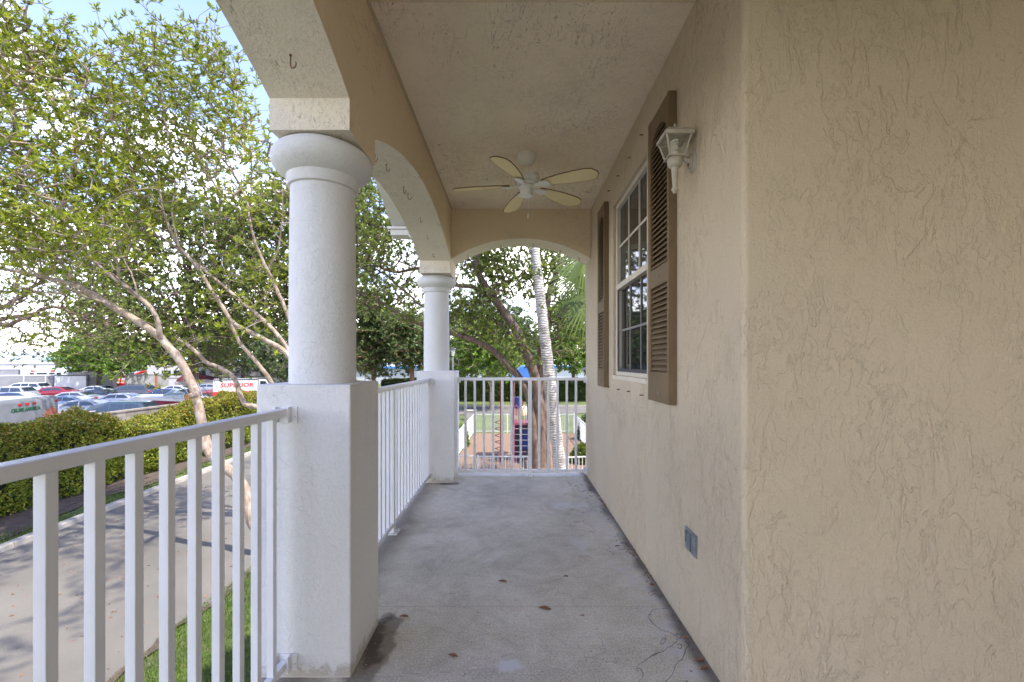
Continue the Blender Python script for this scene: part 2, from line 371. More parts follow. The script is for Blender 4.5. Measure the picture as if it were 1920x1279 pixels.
def rosettes(P, A, n, L, W, spread=(.55, 1.5)):
    """n leaves fanned round each point P with axis A"""
    m = len(P); P2 = np.repeat(P, n, 0); A2 = nrm(np.repeat(A, n, 0)); rd = rng.normal(size=(m*n,3)); rad = nrm(rd - A2*np.sum(rd*A2,1,keepdims=True))
    t = rng.uniform(spread[0], spread[1], (m*n,1)); D = A2*np.cos(t) + rad*np.sin(t)
    Ls = L*rng.uniform(.5, 1.25, m*n); return leaf_geo(P2 + A2*rng.uniform(-.3, .1, (m*n,1))*L, D, Ls, W*rng.uniform(.8, 1.2, m*n))
# ================================================================== the porch and its building
WX = .81; XI, XO = -.652, -.97; CEIL = 2.86
bld = empty('apartment_building', (0,0,G), 'beige stucco apartment building whose covered upper porch runs along a wall with window and shutters', 'building')
def part(mb, name, m, parent=None, **k):
    o = mb.build(name, m, **k); p = parent or bld
    o.parent = p; o.matrix_parent_inverse = Matrix.Translation((0,0,-G)) if p is bld else Matrix.Identity(4)
    return o
# wall along the porch with the window opening, then the corner that faces the camera
wy0, wy1, wz0, wz1 = 2.74, 3.66, 1.15, 2.52; WN = 1.59; RD = .06
w = MB()
Yb = [WN+.02, wy0, wy1, 5.05]; Zb = [-.2, wz0, wz1, 3.05]
for i in range(3):
    for j in range(3):
        if i == 1 and j == 1: continue
        w.add([(WX,Yb[i],Zb[j]),(WX,Yb[i+1],Zb[j]),(WX,Yb[i+1],Zb[j+1]),(WX,Yb[i],Zb[j+1])], [(0,1,2,3)])
for a, b in (((wy0,wz0),(wy1,wz0)),((wy1,wz0),(wy1,wz1)),((wy1,wz1),(wy0,wz1)),((wy0,wz1),(wy0,wz0))):
    w.add([(WX,*a),(WX,*b),(WX+RD,*b),(WX+RD,*a)], [(0,1,2,3)])
cr = [(WX+.02-.02*math.cos(t), WN+.02-.02*math.sin(t)) for t in [i*math.pi/12 for i in range(7)]]
for (xa, ya), (xb, yb) in zip(cr, cr[1:]): w.add([(xa,ya,-.2),(xb,yb,-.2),(xb,yb,3.05),(xa,ya,3.05)], [(0,1,2,3)])
w.add([(WX+.02,WN,-.2),(3.2,WN,-.2),(3.2,WN,3.05),(WX+.02,WN,3.05)], [(0,1,2,3)])
w.add([(3.2,WN,-.2),(3.2,-4,-.2),(3.2,-4,3.05),(3.2,WN,3.05)], [(0,1,2,3)])       # far side of the wider porch
w.add([(WX,5.05,-.2),(12,5.05,-.2),(12,5.05,3.05),(WX,5.05,3.05)], [(0,1,2,3)])
import bmesh
wall = part(w, 'wall', 'stucco_wall')
lw = MB().box((.2, -6, G-.1), (12, 5.05, -.22)); part(lw, 'lower_wall', 'stucco_wall')
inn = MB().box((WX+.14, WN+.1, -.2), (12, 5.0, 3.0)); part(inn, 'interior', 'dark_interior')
fl = MB().box((-1.0, -4, -.2), (WX-.001, 5.13, 0)).box((WX-.001, -4, -.2), (3.2, WN+.01, 0)); part(fl, 'porch_floor', 'concrete_floor')
c = MB().box((XI-.05, -4, CEIL), (3.3, 5.0, CEIL+.06)); part(c, 'ceiling', 'stucco_ceiling')
part(MB().box((XI+.002, 1.995, CEIL-.004), (WX-.002, 2.01, CEIL+.02)), 'ceiling_joint', 'stucco_beam')
part(MB().box((XI+.001, -3.9, CEIL-.012), (XI+.013, 4.715, CEIL+.02)), 'corner_trim', 'stucco_wall')
# arcade beam: profile along Y with an impost block on each column and segmental arches between
blocks = [(-3.30,-2.97), (-.75,-.42), (1.79,2.12), (4.64,5.05)]
ZB, ZS = 2.175, 2.30
def arc(a, b, rise, t):
    h = (b-a)/2; Rr = (h*h+rise*rise)/(2*rise); return math.sqrt(Rr*Rr-(t-(a+b)/2)**2)-(Rr-rise)
prof = []
for i, (a, b) in enumerate(blocks):
    if i:
        p = blocks[i-1][1]
        for k in range(41):
            y = p+(a-p)*k/40; prof.append((y, ZS+arc(p, a, .25, y)))
    prof += [(a, ZB), (b, ZB)]
beam = MB(); TOP = 3.05
V = []
for x in (XI, XO):
    V += [(x, y, z) for y, z in prof] + [(x, y, TOP) for y, z in prof]
n = len(prof); fs = []
for i in range(n-1):
    if abs(prof[i][0]-prof[i+1][0]) > 1e-6:
        fs += [(i, i+1, n+i+1, n+i), (2*n+i, 2*n+i+1, 3*n+i+1, 3*n+i)]
    fs += [(i, i+1, 2*n+i+1, 2*n+i)]
fs += [(0, n, 3*n, 2*n), (n-1, 2*n-1, 4*n-1, 3*n-1)]
beam.add(V, fs)
ab = part(beam, 'arcade_beam', 'stucco_beam')
def soffit(o, ax):
    o.data.materials.append(M['stucco_soffit'])
    for p in o.data.polygons:
        if abs(p.normal[ax]) < .5: p.material_index = 1
soffit(ab, 0)
e = MB(); xs = [XI+.001+(WX-.004-XI)*k/40 for k in range(41)]; V = []
for y in (4.72, 5.047):
    V += [(x, y, 2.335+arc(XI, WX, .215, x)) for x in xs] + [(x, y, TOP-.01) for x in xs]
n = 41; fs = []
for i in range(n-1): fs += [(i,i+1,n+i+1,n+i),(2*n+i,2*n+i+1,3*n+i+1,3*n+i),(i,i+1,2*n+i+1,2*n+i)]
e.add(V, fs); soffit(part(e, 'end_arch', 'stucco_beam'), 1)
# roof over everything and the raked fascia that shows beyond the second arch
r = MB(); r.prism([(-1.12, 3.06), (12.5, 3.06), (5.5, 5.3)], -6, 5.35, 1); part(r, 'roof', 'roof_shingle')
f = MB().box((-1.15, -6, 2.98), (-1.10, 5.4, 3.16)); part(f, 'fascia', 'white_trim')
f = MB()
p0, p1 = at(752, 436, 5.3), at(716, 360, 4.6)
f.box((-1.40, 5.12, 2.70), (-1.20, 5.30, 2.765)).box((-1.43, 5.09, 2.765), (-1.17, 5.33, 2.79))
f.prism([(5.15, 2.80), (4.2, 3.20), (4.2, 3.34), (5.25, 2.86)], -1.385, -1.36, 0).prism([(5.15, 2.79), (4.2, 3.16), (4.2, 3.20), (5.2, 2.82)], -1.36, -1.15, 0)
part(f, 'rake_return', 'white_trim')
# columns: shaft with its pedestal and capital
def column(y0, ped=(-1.023, -.648), dy=.374):
    xc = -.835; yc = y0+dy/2; s = MB()
    s.lathe([(.137, 0), (.137, .3), (.135, .6), (.130, .93)], (xc, yc, 1.16), 48)
    o = part(s, 'column', 'stucco_white', smooth=True)
    cp = MB(); pr = [(.130, 0), (.142, .004), (.147, .016), (.147, .045)]
    pr += [(.148+.058*math.sin(math.pi*k/14)**.8 + (.02 if k > 7 else 0)*(k-7)/7, .048+.125*k/14) for k in range(15)]
    cp.lathe(pr, (xc, yc, 1.999), 48); q = cp.build('capital', 'stucco_white', parent=o, smooth=True)
    pd = MB().box((ped[0], y0, G), (ped[1], y0+dy, 1.163)); q = pd.build('pedestal', 'stucco_white', parent=o, bevel=.007)
    for q in o.children: q.matrix_parent_inverse = Matrix.Identity(4); q.matrix_parent_inverse = o.matrix_world.inverted() if False else Matrix.Identity(4)
    return o
for y0 in (-.78, 1.79): column(y0)
column(4.69, (-1.01, -.615), .39)
# window: frame with panes, muntins and insect screen
gxp = WX+.055
fr = MB(); X0, X1 = WX+.022, WX+RD+.01
def bar(mb, x0, x1, ya, yb, za, zb): mb.box((x0, ya, za), (x1, yb, zb))
t_ = .035
bar(fr, X0, X1, wy0+.001, wy0+t_, wz0+.001, wz1-.001); bar(fr, X0, X1, wy1-t_, wy1-.001, wz0+.001, wz1-.001)
bar(fr, X0, X1, wy0+t_, wy1-t_, wz1-t_, wz1-.001); bar(fr, X0, X1, wy0+t_, wy1-t_, wz0+.001, wz0+.03)
zm = 1.86; bar(fr, X0-.004, X1, wy0+t_, wy1-t_, zm-.03, zm+.012)
win = part(fr, 'window', 'window_frame_paint', bevel=.002)
def sub(mb, name, m, parent, **k): return mb.build(name, m, parent=parent, **k)
ys = [wy0+t_+(wy1-wy0-2*t_)*k/3 for k in range(4)]
for (za, zb, xg) in ((zm+.012, wz1-t_, gxp-.004), (wz0+.03, zm-.03, gxp+.004)):
    g = MB().box((xg, ys[0], za), (xg+.004, ys[3], zb)); sub(g, 'pane', 'window_glass', win)
mt = MB(); zz = (zm+.012+wz1-t_)/2
for y in ys[1:3]: bar(mt, gxp-.014, gxp-.005, y-.008, y+.008, zm+.012, wz1-t_)
for a, b in zip(ys, ys[1:]): bar(mt, gxp-.014, gxp-.005, a+(.008 if a != ys[0] else 0), b-(.008 if b != ys[3] else 0), zz-.008, zz+.008)
sub(mt, 'muntin_grid', 'window_frame_paint', win)
mt = MB(); zz = (wz0+zm)/2
for y in ys[1:3]: bar(mt, gxp-.003, gxp+.003, y-.008, y+.008, wz0+.03, zm-.03)
for a, b in zip(ys, ys[1:]): bar(mt, gxp-.003, gxp+.003, a+(.008 if a != ys[0] else 0), b-(.008 if b != ys[3] else 0), zz-.008, zz+.008)
sub(mt, 'muntin_grid', 'weathered_panel', win)
sc = MB(); bar(sc, X0+.004, X0+.010, ys[0], ys[0]+.014, wz0+.03, zm-.03); bar(sc, X0+.004, X0+.010, ys[3]-.014, ys[3], wz0+.03, zm-.03); bar(sc, X0+.004, X0+.010, ys[0]+.014, ys[3]-.014, wz0+.03, wz0+.055)
sub(sc, 'screen_frame', 'dark_trim', win)
sl = MB(); bar(sl, WX-.008, X0, wy0+.002, wy1-.002, wz0-.03, wz0+.001); sub(sl, 'sill', 'window_frame_paint', win, bevel=.003)
# louvred shutters fixed flat on the wall
def shutter(y0, y1, z0, z1, zmid, lab):
    xo = WX-.042; st = .045; f = MB(); xb = WX-.002
    sn = .024; f.box((xo, y0, z0), (xb, y0+sn, z1)).box((xo, y1-st, z0), (xb, y1, z1))
    f.box((xo+.001, y0+sn, z0), (xb, y1-st, z0+.16)).box((xo+.001, y0+sn, zmid-.05), (xb, y1-st, zmid+.05))
    yc = (y0+sn+y1-st)/2; hw = (y1-st-y0-sn)/2; ar = [(yc+hw*math.cos(math.pi*k/16), z1-.20+.11*math.sin(math.pi*k/16)) for k in range(17)]
    f.prism([(y1-st, z1-.002), (y0+sn, z1-.002)] + ar[::-1], xo+.001, xb, 0)
    f.box((xb-.006, y0+sn, z0+.16), (xb, y1-st, z1-.1))
    o = part(f, 'shutter', 'shutter_paint', bevel=.003); o['label'] = lab
    for za, zb in ((z0+.165, zmid-.055), (zmid+.055, z1-.10)):
        l = MB(); z = za+.012
        while z < zb:
            h = hw if z < z1-.21 else hw*math.sqrt(max(0, 1-((z-(z1-.20))/.11)**2))
            if h > .02: l.add([(xo+.006, yc-h, z-.008), (xo+.006, yc+h, z-.008), (xo+.030, yc+h, z+.020), (xo+.030, yc-h, z+.020), (xo+.006, yc-h, z-.002), (xo+.006, yc+h, z-.002), (xo+.030, yc+h, z+.026), (xo+.030, yc-h, z+.026)], [(0,1,2,3),(4,5,6,7),(0,1,5,4),(2,3,7,6),(0,3,7,4),(1,2,6,5)])
            z += .0285
        sub(l, 'louvers', 'shutter_paint', o)
    for z in (z0+.05, zmid, z1-.05): sub(MB().box((xo-.003, yc-.006, z-.006), (xo+.002, yc+.006, z+.006)), 'screw', 'weathered_panel', o)
shutter(2.235, 2.575, 1.04, 2.60, 1.71, 'near shutter behind the lantern, with the taller look')
shutter(3.83, 4.13, 1.04, 2.62, 1.74, 'far shutter beyond the window')
# small fixings left in the wall
NG = 'rusty fixings in the wall around the window'
for k, (px, py) in enumerate([(1206,253),(1182,296),(1161,330),(1144,358),(1206,741),(1181,734),(1162,730),(1143,726)]):
    Y = WX*F/(px-CX); p = Vector((WX, Y, CZ-(py-CY)/F*Y)); m = MB(); m.tube([(WX+.001, p.y, p.z), (WX-.022, p.y, p.z)], .0035, 8).lathe([(.006,0),(.006,.002)], (WX-.010, p.y, p.z-.001), 8)
    o = m.build('wall_stud', 'rust'); side = 'above' if k < 4 else 'below'
    tag(o, f'{["first","second","third","fourth"][k%4]} rusty stud from the camera in the row {side} the window', 'wall stud', NG)

# ================================================================== railings
def railing(P0, P1, name, label, nstart, nend, zt=1.07, foot=None, posts=(), first=0.05, sp=.102, ends=(True, True)):
    """aluminium rail from P0 to P1 (floor points)"""
    P0, P1 = Vector(P0), Vector(P1); L = (P1-P0).length; ang = math.atan2((P1-P0).y, (P1-P0).x)
    o = empty(name, P0, label, 'railing', None, ang)
    T = MB().box((0, -.022, zt-.032), (L, .022, zt)); T.build('top_rail', 'white_paint', parent=o, bevel=.006)
    B = MB().box((0, -.014, .045), (L, .014, .075)); B.build('bottom_rail', 'white_paint', parent=o, bevel=.003)
    x = first
    while x < L-.03:
        if any(abs(x-p) < .03 for p in posts):
            pm = MB().box((x-.021, -.021, .006), (x+.021, .021, zt-.033)); q = pm.build('post', 'white_paint', parent=o, bevel=.003)
            fp = MB().box((x-.05, -.05, 0.001), (x+.05, .05, .008))
            for sx in (-1, 1):
                for sy in (-1, 1): fp.tube([(x+sx*.036, sy*.036, .008), (x+sx*.036, sy*.036, .018)], .006, 6)
            fp.build('foot_plate', 'white_trim', parent=q)
        else:
            MB().box((x-.0125, -.0125, .0755), (x+.0125, .0125, zt-.0325)).build('baluster', 'white_paint', parent=o, bevel=.0015)
        x += sp
    for e_, xe, s_ in ((ends[0], 0, 1), (ends[1], L, -1)):
        if not e_: continue
        for z0 in (zt-.055, .036):
            b = MB(); hgt = .06
            b.box((xe, -.029, z0), (xe+s_*.035, -.0225, z0+hgt)).box((xe, .0225, z0), (xe+s_*.035, .029, z0+hgt)).box((xe+s_*.001, -.05, z0-.004), (xe+s_*.006, .05, z0+hgt))
            for k in (-.04, .04): b.tube([(xe+s_*.006, k, z0+.02), (xe+s_*.011, k, z0+.02)], .006, 6)
            b.build('rail_bracket', 'white_paint', parent=o)
    return o
r1 = railing((-.907, 1.79, 0), (-.907, -.40, 0), 'porch_railing', 'long white metal railing in the foreground left, ending at the near pedestal', 0, 0, first=.10)
r2 = railing((-.893, 4.69, 0), (-.893, 2.164, 0), 'porch_railing', 'white metal railing between the near and the far column pedestals', 0, 0, zt=1.085, first=.055, posts=(4.69-3.30,))
r3 = railing((-.62, 4.97, 0), (WX, 4.97, 0), 'porch_railing', 'white metal railing across the far end of the porch under the arch', 0, 0, zt=1.085, first=.090, posts=(.090+.1015*7-.005,), sp=.1015)
for r in (r1, r2, r3): r['group'] = 'white railings of the porch'

# ================================================================== ceiling fan
fx, fy = .10, 3.48
fan = empty('ceiling_fan', (fx, fy, CEIL), 'white ceiling fan with five pale yellow wooden blades hanging from the porch ceiling', 'ceiling fan')
def fp(mb, n, m, parent=fan, **k): return mb.build(n, m, parent=parent, **k)
fp(MB().lathe([(.072, 0), (.074, -.012), (.070, -.045), (.055, -.072), (.028, -.088), (.018, -.092)], n=36), 'canopy', 'fan_white', smooth=True)
fp(MB().lathe([(.0115, -.09), (.0115, -.145)], n=16).lathe([(.020, -.118), (.024, -.13), (.026, -.145)], n=20), 'downrod', 'fan_white', smooth=True)
mo = fp(MB().lathe([(.03, -.140), (.055, -.150), (.098, -.162), (.104, -.175), (.104, -.196), (.098, -.202), (.094, -.215), (.078, -.232), (.060, -.240), (.05, -.243)], n=48), 'motor_housing', 'fan_white', smooth=True)
v = MB()
for k in range(40):
    a = 2*math.pi*k/40; m = Matrix.Rotation(a, 4, 'Z'); v.box((.0835, -.0022, -.0), (.0855, .0022, .013), Matrix.Translation((0,0,-.2285)) @ m)
v.build('vent_slots', 'dark_trim', parent=mo)
fp(MB().lathe([(.05, -.243), (.058, -.250), (.058, -.262), (.046, -.270), (.050, -.278), (.052, -.315), (.046, -.326), (.03, -.332)], n=36), 'switch_housing', 'fan_white', smooth=True)
fp(MB().tube([(.012, -.03, -.33), (.012, -.03, -.47)], .0012, 5).tube([(.012, -.03, -.47), (.012, -.03, -.505)], [.0035, .005], 8), 'pull_chain', 'fan_white')
outl = [(0, .028), (.06, .042), (.16, .060), (.28, .071), (.36, .071), (.41, .060), (.44, .018)]
for k, a in enumerate([176, 104, 38, -30, -112]):
    rz = Matrix.Rotation(R(a), 4, 'Z'); pitch = Matrix.Rotation(R(-12), 4, 'X'); base = rz @ Matrix.Translation((.135, 0, -.246)) @ Matrix.Rotation(R(2.5), 4, 'Y') @ pitch
    poly = [(x, w_) for x, w_ in outl] + [(x, -w_) for x, w_ in outl[::-1]]
    b = MB().prism(poly, 0, .006, 2, base); bo = fp(b, 'blade', 'fan_blade', bevel=.0012)
    ed = MB()
    for i in range(len(poly)):
        p, q = poly[i], poly[(i+1) % len(poly)]; P = base @ Vector((p[0], p[1], .003)); Q = base @ Vector((q[0], q[1], .003)); ed.tube([P, Q], .0040, 5)
    ed.build('blade_edge', 'fan_blade_edge', parent=bo)
    br = MB(); bm_ = rz @ Matrix.Translation((0, 0, -.250))
    br.prism([(.045, -.012), (.10, -.016), (.135, -.034), (.185, -.030), (.20, 0), (.185, .030), (.135, .034), (.10, .016), (.045, .012)], -.007, -.001, 2, rz @ Matrix.Translation((0,0,-.247)) @ Matrix.Rotation(R(2.5), 4, 'Y') @ pitch)
    br.build('blade_bracket', 'fan_white', parent=bo, bevel=.002)

# ================================================================== wall lantern
LX, LY, LZ = .715, 2.03, 2.155
lan = empty('wall_lantern', (WX, LY, LZ), 'white coach lantern with glass sides and tapering tail on the wall by the near shutter', 'wall lantern')
lan.scale = (.88, .88, .88)
def lp(mb, n, m, parent=lan, **k):
    o = mb.build(n, m, parent=parent, **k); return o
dx = LX-WX
pl = MB(); pts = [(math.cos(2*math.pi*k/24)*.042, math.sin(2*math.pi*k/24)*.062) for k in range(24)]
pl.prism(pts, -.006, -.001, 0).prism([(a*.86, b*.86) for a, b in pts], -.014, -.006, 0).prism([(a*.55, b*.55) for a, b in pts], -.024, -.014, 0)
lp(pl, 'backplate', 'lantern_paint_worn', smooth=True).location = (0, .0, 0)
rp = MB().prism([(a*.22+.004, b*.2-.012) for a, b in pts], -.026, -.0245, 0); lp(rp, 'rust_spot', 'log_end')
lp(MB().tube([(-.02, 0, .0), (-.05, 0, .018), (dx+.02, 0, .012)], [.015, .013, .013], 12), 'arm', 'lantern_paint', smooth=True)
def sq(r, z, rot=0): return [(dx+r*a, r*b, z) for a, b in ((-1,-1),(1,-1),(1,1),(-1,1))]
zt_, zb_ = .115, .018; rt, rb = .062, .036
cage = MB()
for a, b in zip(sq(rt, zt_), sq(rb, zb_)): cage.tube([a, b], .005, 6)
for r_, z_, h in ((rt+.006, zt_, .010), (rb+.005, zb_, .008)):
    q = sq(r_, z_)
    for i in range(4): cage.tube([q[i], q[(i+1)%4]], h*.6, 4)
lp(cage, 'cage', 'lantern_paint')
gl = MB(); A, B = sq(rt-.003, zt_), sq(rb-.003, zb_+.003)
for i in range(4): gl.add([A[i], A[(i+1)%4], B[(i+1)%4], B[i]], [(0,1,2,3)])
lp(gl, 'glass', 'lantern_glass')
rf = MB(); q0, q1, q2, q3 = sq(rt+.010, zt_+.004), sq(rt+.012, zt_+.012), sq(.046, zt_+.040), sq(.016, zt_+.046)
rf.add(q0+q1+q2+q3, [(0,1,2,3)] + [(4*k+i, 4*k+(i+1)%4, 4*k+4+(i+1)%4, 4*k+4+i) for k in range(3) for i in range(4)] + [(12,13,14,15)])
lp(rf, 'lantern_roof', 'lantern_paint_worn')
lp(MB().lathe([(.010, .158), (.013, .163), (.008, .168), (.011, .174), (.006, .180), (.008, .186), (.003, .194), (.001, .203)], (dx, 0, 0), 16), 'finial', 'lantern_paint', smooth=True)
tl = MB().lathe([(.036, .018), (.038, .012), (.036, -.018), (.030, -.028), (.020, -.033), (.018, -.04), (.012, -.125), (.012, -.133), (.018, -.138), (.018, -.146), (.011, -.152), (.009, -.16), (.002, -.164)], (dx, 0, 0), 28)
lp(tl, 'tail', 'lantern_paint', smooth=True)
bu = MB().lathe([(.014, .02), (.014, .045), (.016, .05)], (dx, 0, 0), 16); sp_ = [(dx+.015*math.cos(t*.6), .015*math.sin(t*.6), .05+.0014*t) for t in range(0, 42)]
bu.tube(sp_, .0065, 8); lp(bu, 'spiral_bulb', 'bulb_plastic', smooth=True)
# vent plate low on the wall
vp = MB(); Y0, Y1 = 1.985, 2.115; z0, z1 = .385, .485
vp.box((WX-.006, Y0, z0), (WX-.0005, Y1, z1))
for k in range(3): vp.box((WX-.016, Y0+.05+.024*k, z0+.012+.012*k), (WX-.006, Y0+.062+.024*k, z1-.012))
vp.box((WX-.012, Y0+.004, z0+.004), (WX-.006, Y0+.040, z1-.004))
tag(vp.build('outlet_cover', 'galvanised', bevel=.001), 'small grey metal cover plate low on the beige wall', 'cover plate')
# hooks
HG = 'rusty hooks under the porch arches'
def hook(p, s, lab):
    m = MB(); pts = [(0,0,.012), (0,0,-.012*s)]; n = 9
    for k in range(n+1):
        a = math.pi-k*math.pi*1.15/n; pts.append((.008*s+.008*s*math.cos(a), 0, -.024*s-.009*s*math.sin(a)))
    m.tube(pts, .0019*max(1, s*.75), 6); m.lathe([(.005, .001), (.005, -.002)], (0,0,0), 8)
    o = m.build('ceiling_hook', 'rust', smooth=True, loc=p, rot=(0,0,random.uniform(-.8,.8))); tag(o, lab, 'hook', HG)
def zsoff(y):
    for (a, b), (c_, d) in zip(blocks, blocks[1:]):
        if b <= y <= c_: return ZS+arc(b, c_, .25, y)
    return ZB
hook((-.81, 1.637, zsoff(1.637)), 1.5, 'rusty hook under the nearest arch, above the near column')
hl = ['first rusty hook under the second arch, just past the near column', 'second rusty hook under the second arch', 'third rusty hook under the second arch, upper of a close pair', 'fourth rusty hook under the second arch, lower of a close pair', 'fifth rusty hook under the second arch', 'sixth rusty hook under the second arch', 'last rusty hook under the second arch, before the far column']
for (px, s), l in zip([(703,1.3),(724,1.3),(757,1.7),(765,1.5),(788,1.2),(801,1.1),(812,1)], hl):
    Y = .81*F/(CX-px); hook((-.81, Y, zsoff(Y)), s, l)
for px, l in zip((877, 939, 999, 1050, 1085), ('leftmost', 'second from the left', 'middle', 'second from the right', 'rightmost')):
    X = (px-CX)/F*4.9; m = MB().tube([(X, 4.9, 2.335+arc(XI, WX, .215, X)+.004), (X+.006, 4.885, 2.335+arc(XI, WX, .215, X)-.045)], .0022, 6)
    tag(m.build('ceiling_hook', 'rust'), f'{l} of the five thin rusty spikes under the end arch', 'hook', 'spikes under the end arch')
# dry leaves on the floor
DL = [(1022,1142,.062,'long brown leaf in the middle of the floor'),(758,1157,.040,'brown leaf near the stain by the near pedestal'),(850,1231,.042,'brown leaf nearest the camera, left of the white paint patch'),(943,1091,.045,'crumpled brown leaf left of centre'),(1061,1082,.026,'small orange leaf right of centre'),(1158,1025,.036,'orange leaf near the pale repaired strip'),(1092,1156,.020,'tiny orange leaf right of the long one'),(1306,1198,.030,'brown leaf caught against the wall base, farther of three'),(1322,1240,.040,'brown leaf against the wall base, middle of three'),(1330,1255,.036,'pale brown leaf against the wall base, nearest of three'),(1112,915,.030,'brown leaf in the far corner by the wall')]
for px, py, L, l in DL:
    p = gx(px, py, 0); p.x = min(p.x, WX-.03); m = MB(); w_ = L*.22; n = 8; pts = []
    for k in range(n+1):
        u = k/n; ww = w_*math.sin(math.pi*u)**.8; zc = .0025*math.sin(math.pi*u)
        pts += [(-L/2+L*u, -ww, .004+zc), (-L/2+L*u, 0, .0015+zc), (-L/2+L*u, ww, .006+zc)]
    m.add(pts, [(3*k+j, 3*k+j+1, 3*k+4+j, 3*k+3+j) for k in range(n) for j in range(2)])
    m.tube([(-L/2, 0, .003), (-L*.65, .002, .003)], .0008, 4)
    o = m.build('dry_leaf', 'dry_leaf', smooth=True, loc=(p.x, p.y, 0), rot=(0, 0, random.uniform(-.35, .35))); tag(o, l, 'leaf', 'fallen leaves on the porch floor')

# crumbs of dirt and leaf bits gathered where the wall meets the floor
n = 420; yy = rng.uniform(1.5, 4.9, n); yy = yy[(np.sin(yy*5.1)+np.sin(yy*12.7+1)*.7+rng.normal(size=n)*.5) > .2]; n = len(yy)
P = np.stack([WX-.004-np.abs(rng.normal(size=n))*.022, yy, np.full(n, .003)], 1); D = rng.normal(size=(n, 3)); D[:, 2] = np.abs(D[:, 2])*.25
V, Fq = leaf_geo(P, D, rng.uniform(.006, .024, n), .009); tag(fastmesh('leaf_debris', V, Fq, 'dry_leaf'), 'line of brown crumbs and leaf bits along the foot of the porch wall', 'debris', kind='stuff')
# ================================================================== ground, drive, road, beds
def sheet(name, poly, m, z, kind='structure'):
    n = len(poly); return MB().add([(x, y, z) for x, y in poly], [tuple(range(n))]).build(name, m, kind=kind)
sheet('ground', [(-900,-900),(900,-900),(900,1200),(-900,1200)], 'lawn', G-.03)
def kx(y): return -11.05-.058*(y-9.65)
NE = [(-5.17+.05*math.sin(y*1.7)+.05*math.sin(y*4.1+1)+.03*math.sin(y*9), y) for y in [-14+.25*k for k in range(200)]]
NE = [p for p in NE if p[1] < 33]
cv = [(-5.17+3.6*(1-math.cos(t)), 33+3.6*math.sin(t)) for t in [k*math.pi/20 for k in range(1, 11)]]
sheet('driveway', [(kx(-14), -14)] + NE + cv + [(90, 36.6), (90, 42), (-9.8, 42), (-11.6, 43.5), (-12.6, 46), (kx(60), 60)], 'asphalt_drive', G+.004)
sheet('mulch_bed', [(kx(-14)-.9, -14)] + [(kx(y)-1.0+.22*math.sin(y*1.3)+.1*math.sin(y*3.1), y) for y in [-14+.7*k for k in range(80)]] + [(-14.6, 42), (-14.6, -14)], 'soil_bed', G+.004)
sheet('parking_lot', [(-15.2, -40), (-15.2, 72), (-160, 120), (-160, -40)], 'asphalt_lot', G+.006)
k_ = MB(); yv = [-14+2*k for k in range(29)]
for a, b in zip(yv, yv[1:]):
    V = []
    for y in (a, b-.012):
        x = kx(y); V += [(x+.02, y, G), (x, y, G+.10), (x-.03, y, G+.125), (x-.19, y, G+.125), (x-.20, y, G)]
    k_.add(V, [(0,1,6,5),(1,2,7,6),(2,3,8,7),(3,4,9,8),(0,4,3,2,1),(5,6,7,8,9)])
k_.build('kerb', 'kerb_concrete', kind='structure')
MB().box((-9.8, 42, G), (90, 42.18, G+.13)).build('far_kerb', 'kerb_concrete', kind='structure')
sheet('playground_mulch', [(-2.5, 14.6), (3.5, 14.6), (3.5, 26.2), (-2.3, 26.2)], 'bark_mulch', G+.004)
sheet('mulch_ring', [(-1.1, 9), (3.5, 9), (3.5, 14.55), (-1.1, 14.55)], 'bark_mulch', G+.005)

# turf tufts near the building
def blades(name, region, n, m, label, h=.06):
    x = rng.uniform(region[0], region[1], n); y = rng.uniform(region[2], region[3], n)
    if region[1] < -4: x = x  # verge
    keep = (np.sin(x*2.1+y*.7)+np.sin(y*2.9-x)*.7+rng.normal(size=n)*.8) > -.6; x, y = x[keep], y[keep]
    P = np.stack([x, y, np.full(len(x), G-.03)], 1); D = rng.normal(size=(len(x),3))*.45; D[:,2] = 1
    V, Fq = leaf_geo(P, D, rng.uniform(.5, 1.3, len(x))*h+.03, .008)
    o = fastmesh(name, V, Fq, m); tag(o, label, 'grass', kind='stuff'); return o
blades('grass', (-5.25, -1.4, 4.6, 16), 90000, 'grass_blade', 'short patchy green lawn between the driveway and the porch')
x0 = 26000; 
yy = rng.uniform(6, 40, x0); xx = np.array([kx(v) for v in yy])-.22-rng.uniform(0, 1, x0)**1.4*.95; P = np.stack([xx, yy, np.full(x0, G-.03)], 1); D = rng.normal(size=(x0,3))*.5; D[:,2] = 1
keep = (np.sin(yy*1.9)+np.sin(yy*5.3+xx*3)*.6+rng.normal(size=x0)*.7) > -.3
V, Fq = leaf_geo(P[keep], D[keep], rng.uniform(.04, .12, keep.sum()), .014); tag(fastmesh('verge_grass', V, Fq, 'grass_blade'), 'thin grass strip beyond the kerb of the driveway', 'grass', kind='stuff')

# block wall behind the hedge
def ty(px, X): return -X*F/(CX-px)
MB().box((-15.2, -6, G), (-15.0, 45, G+2.20)).box((-15.23, -6, G+2.20), (-14.97, 45, G+2.26)).build('block_wall', 'block_masonry')
tag(bpy.data.objects['block_wall'], 'weathered concrete block wall showing through the gap in the long hedge', 'wall')

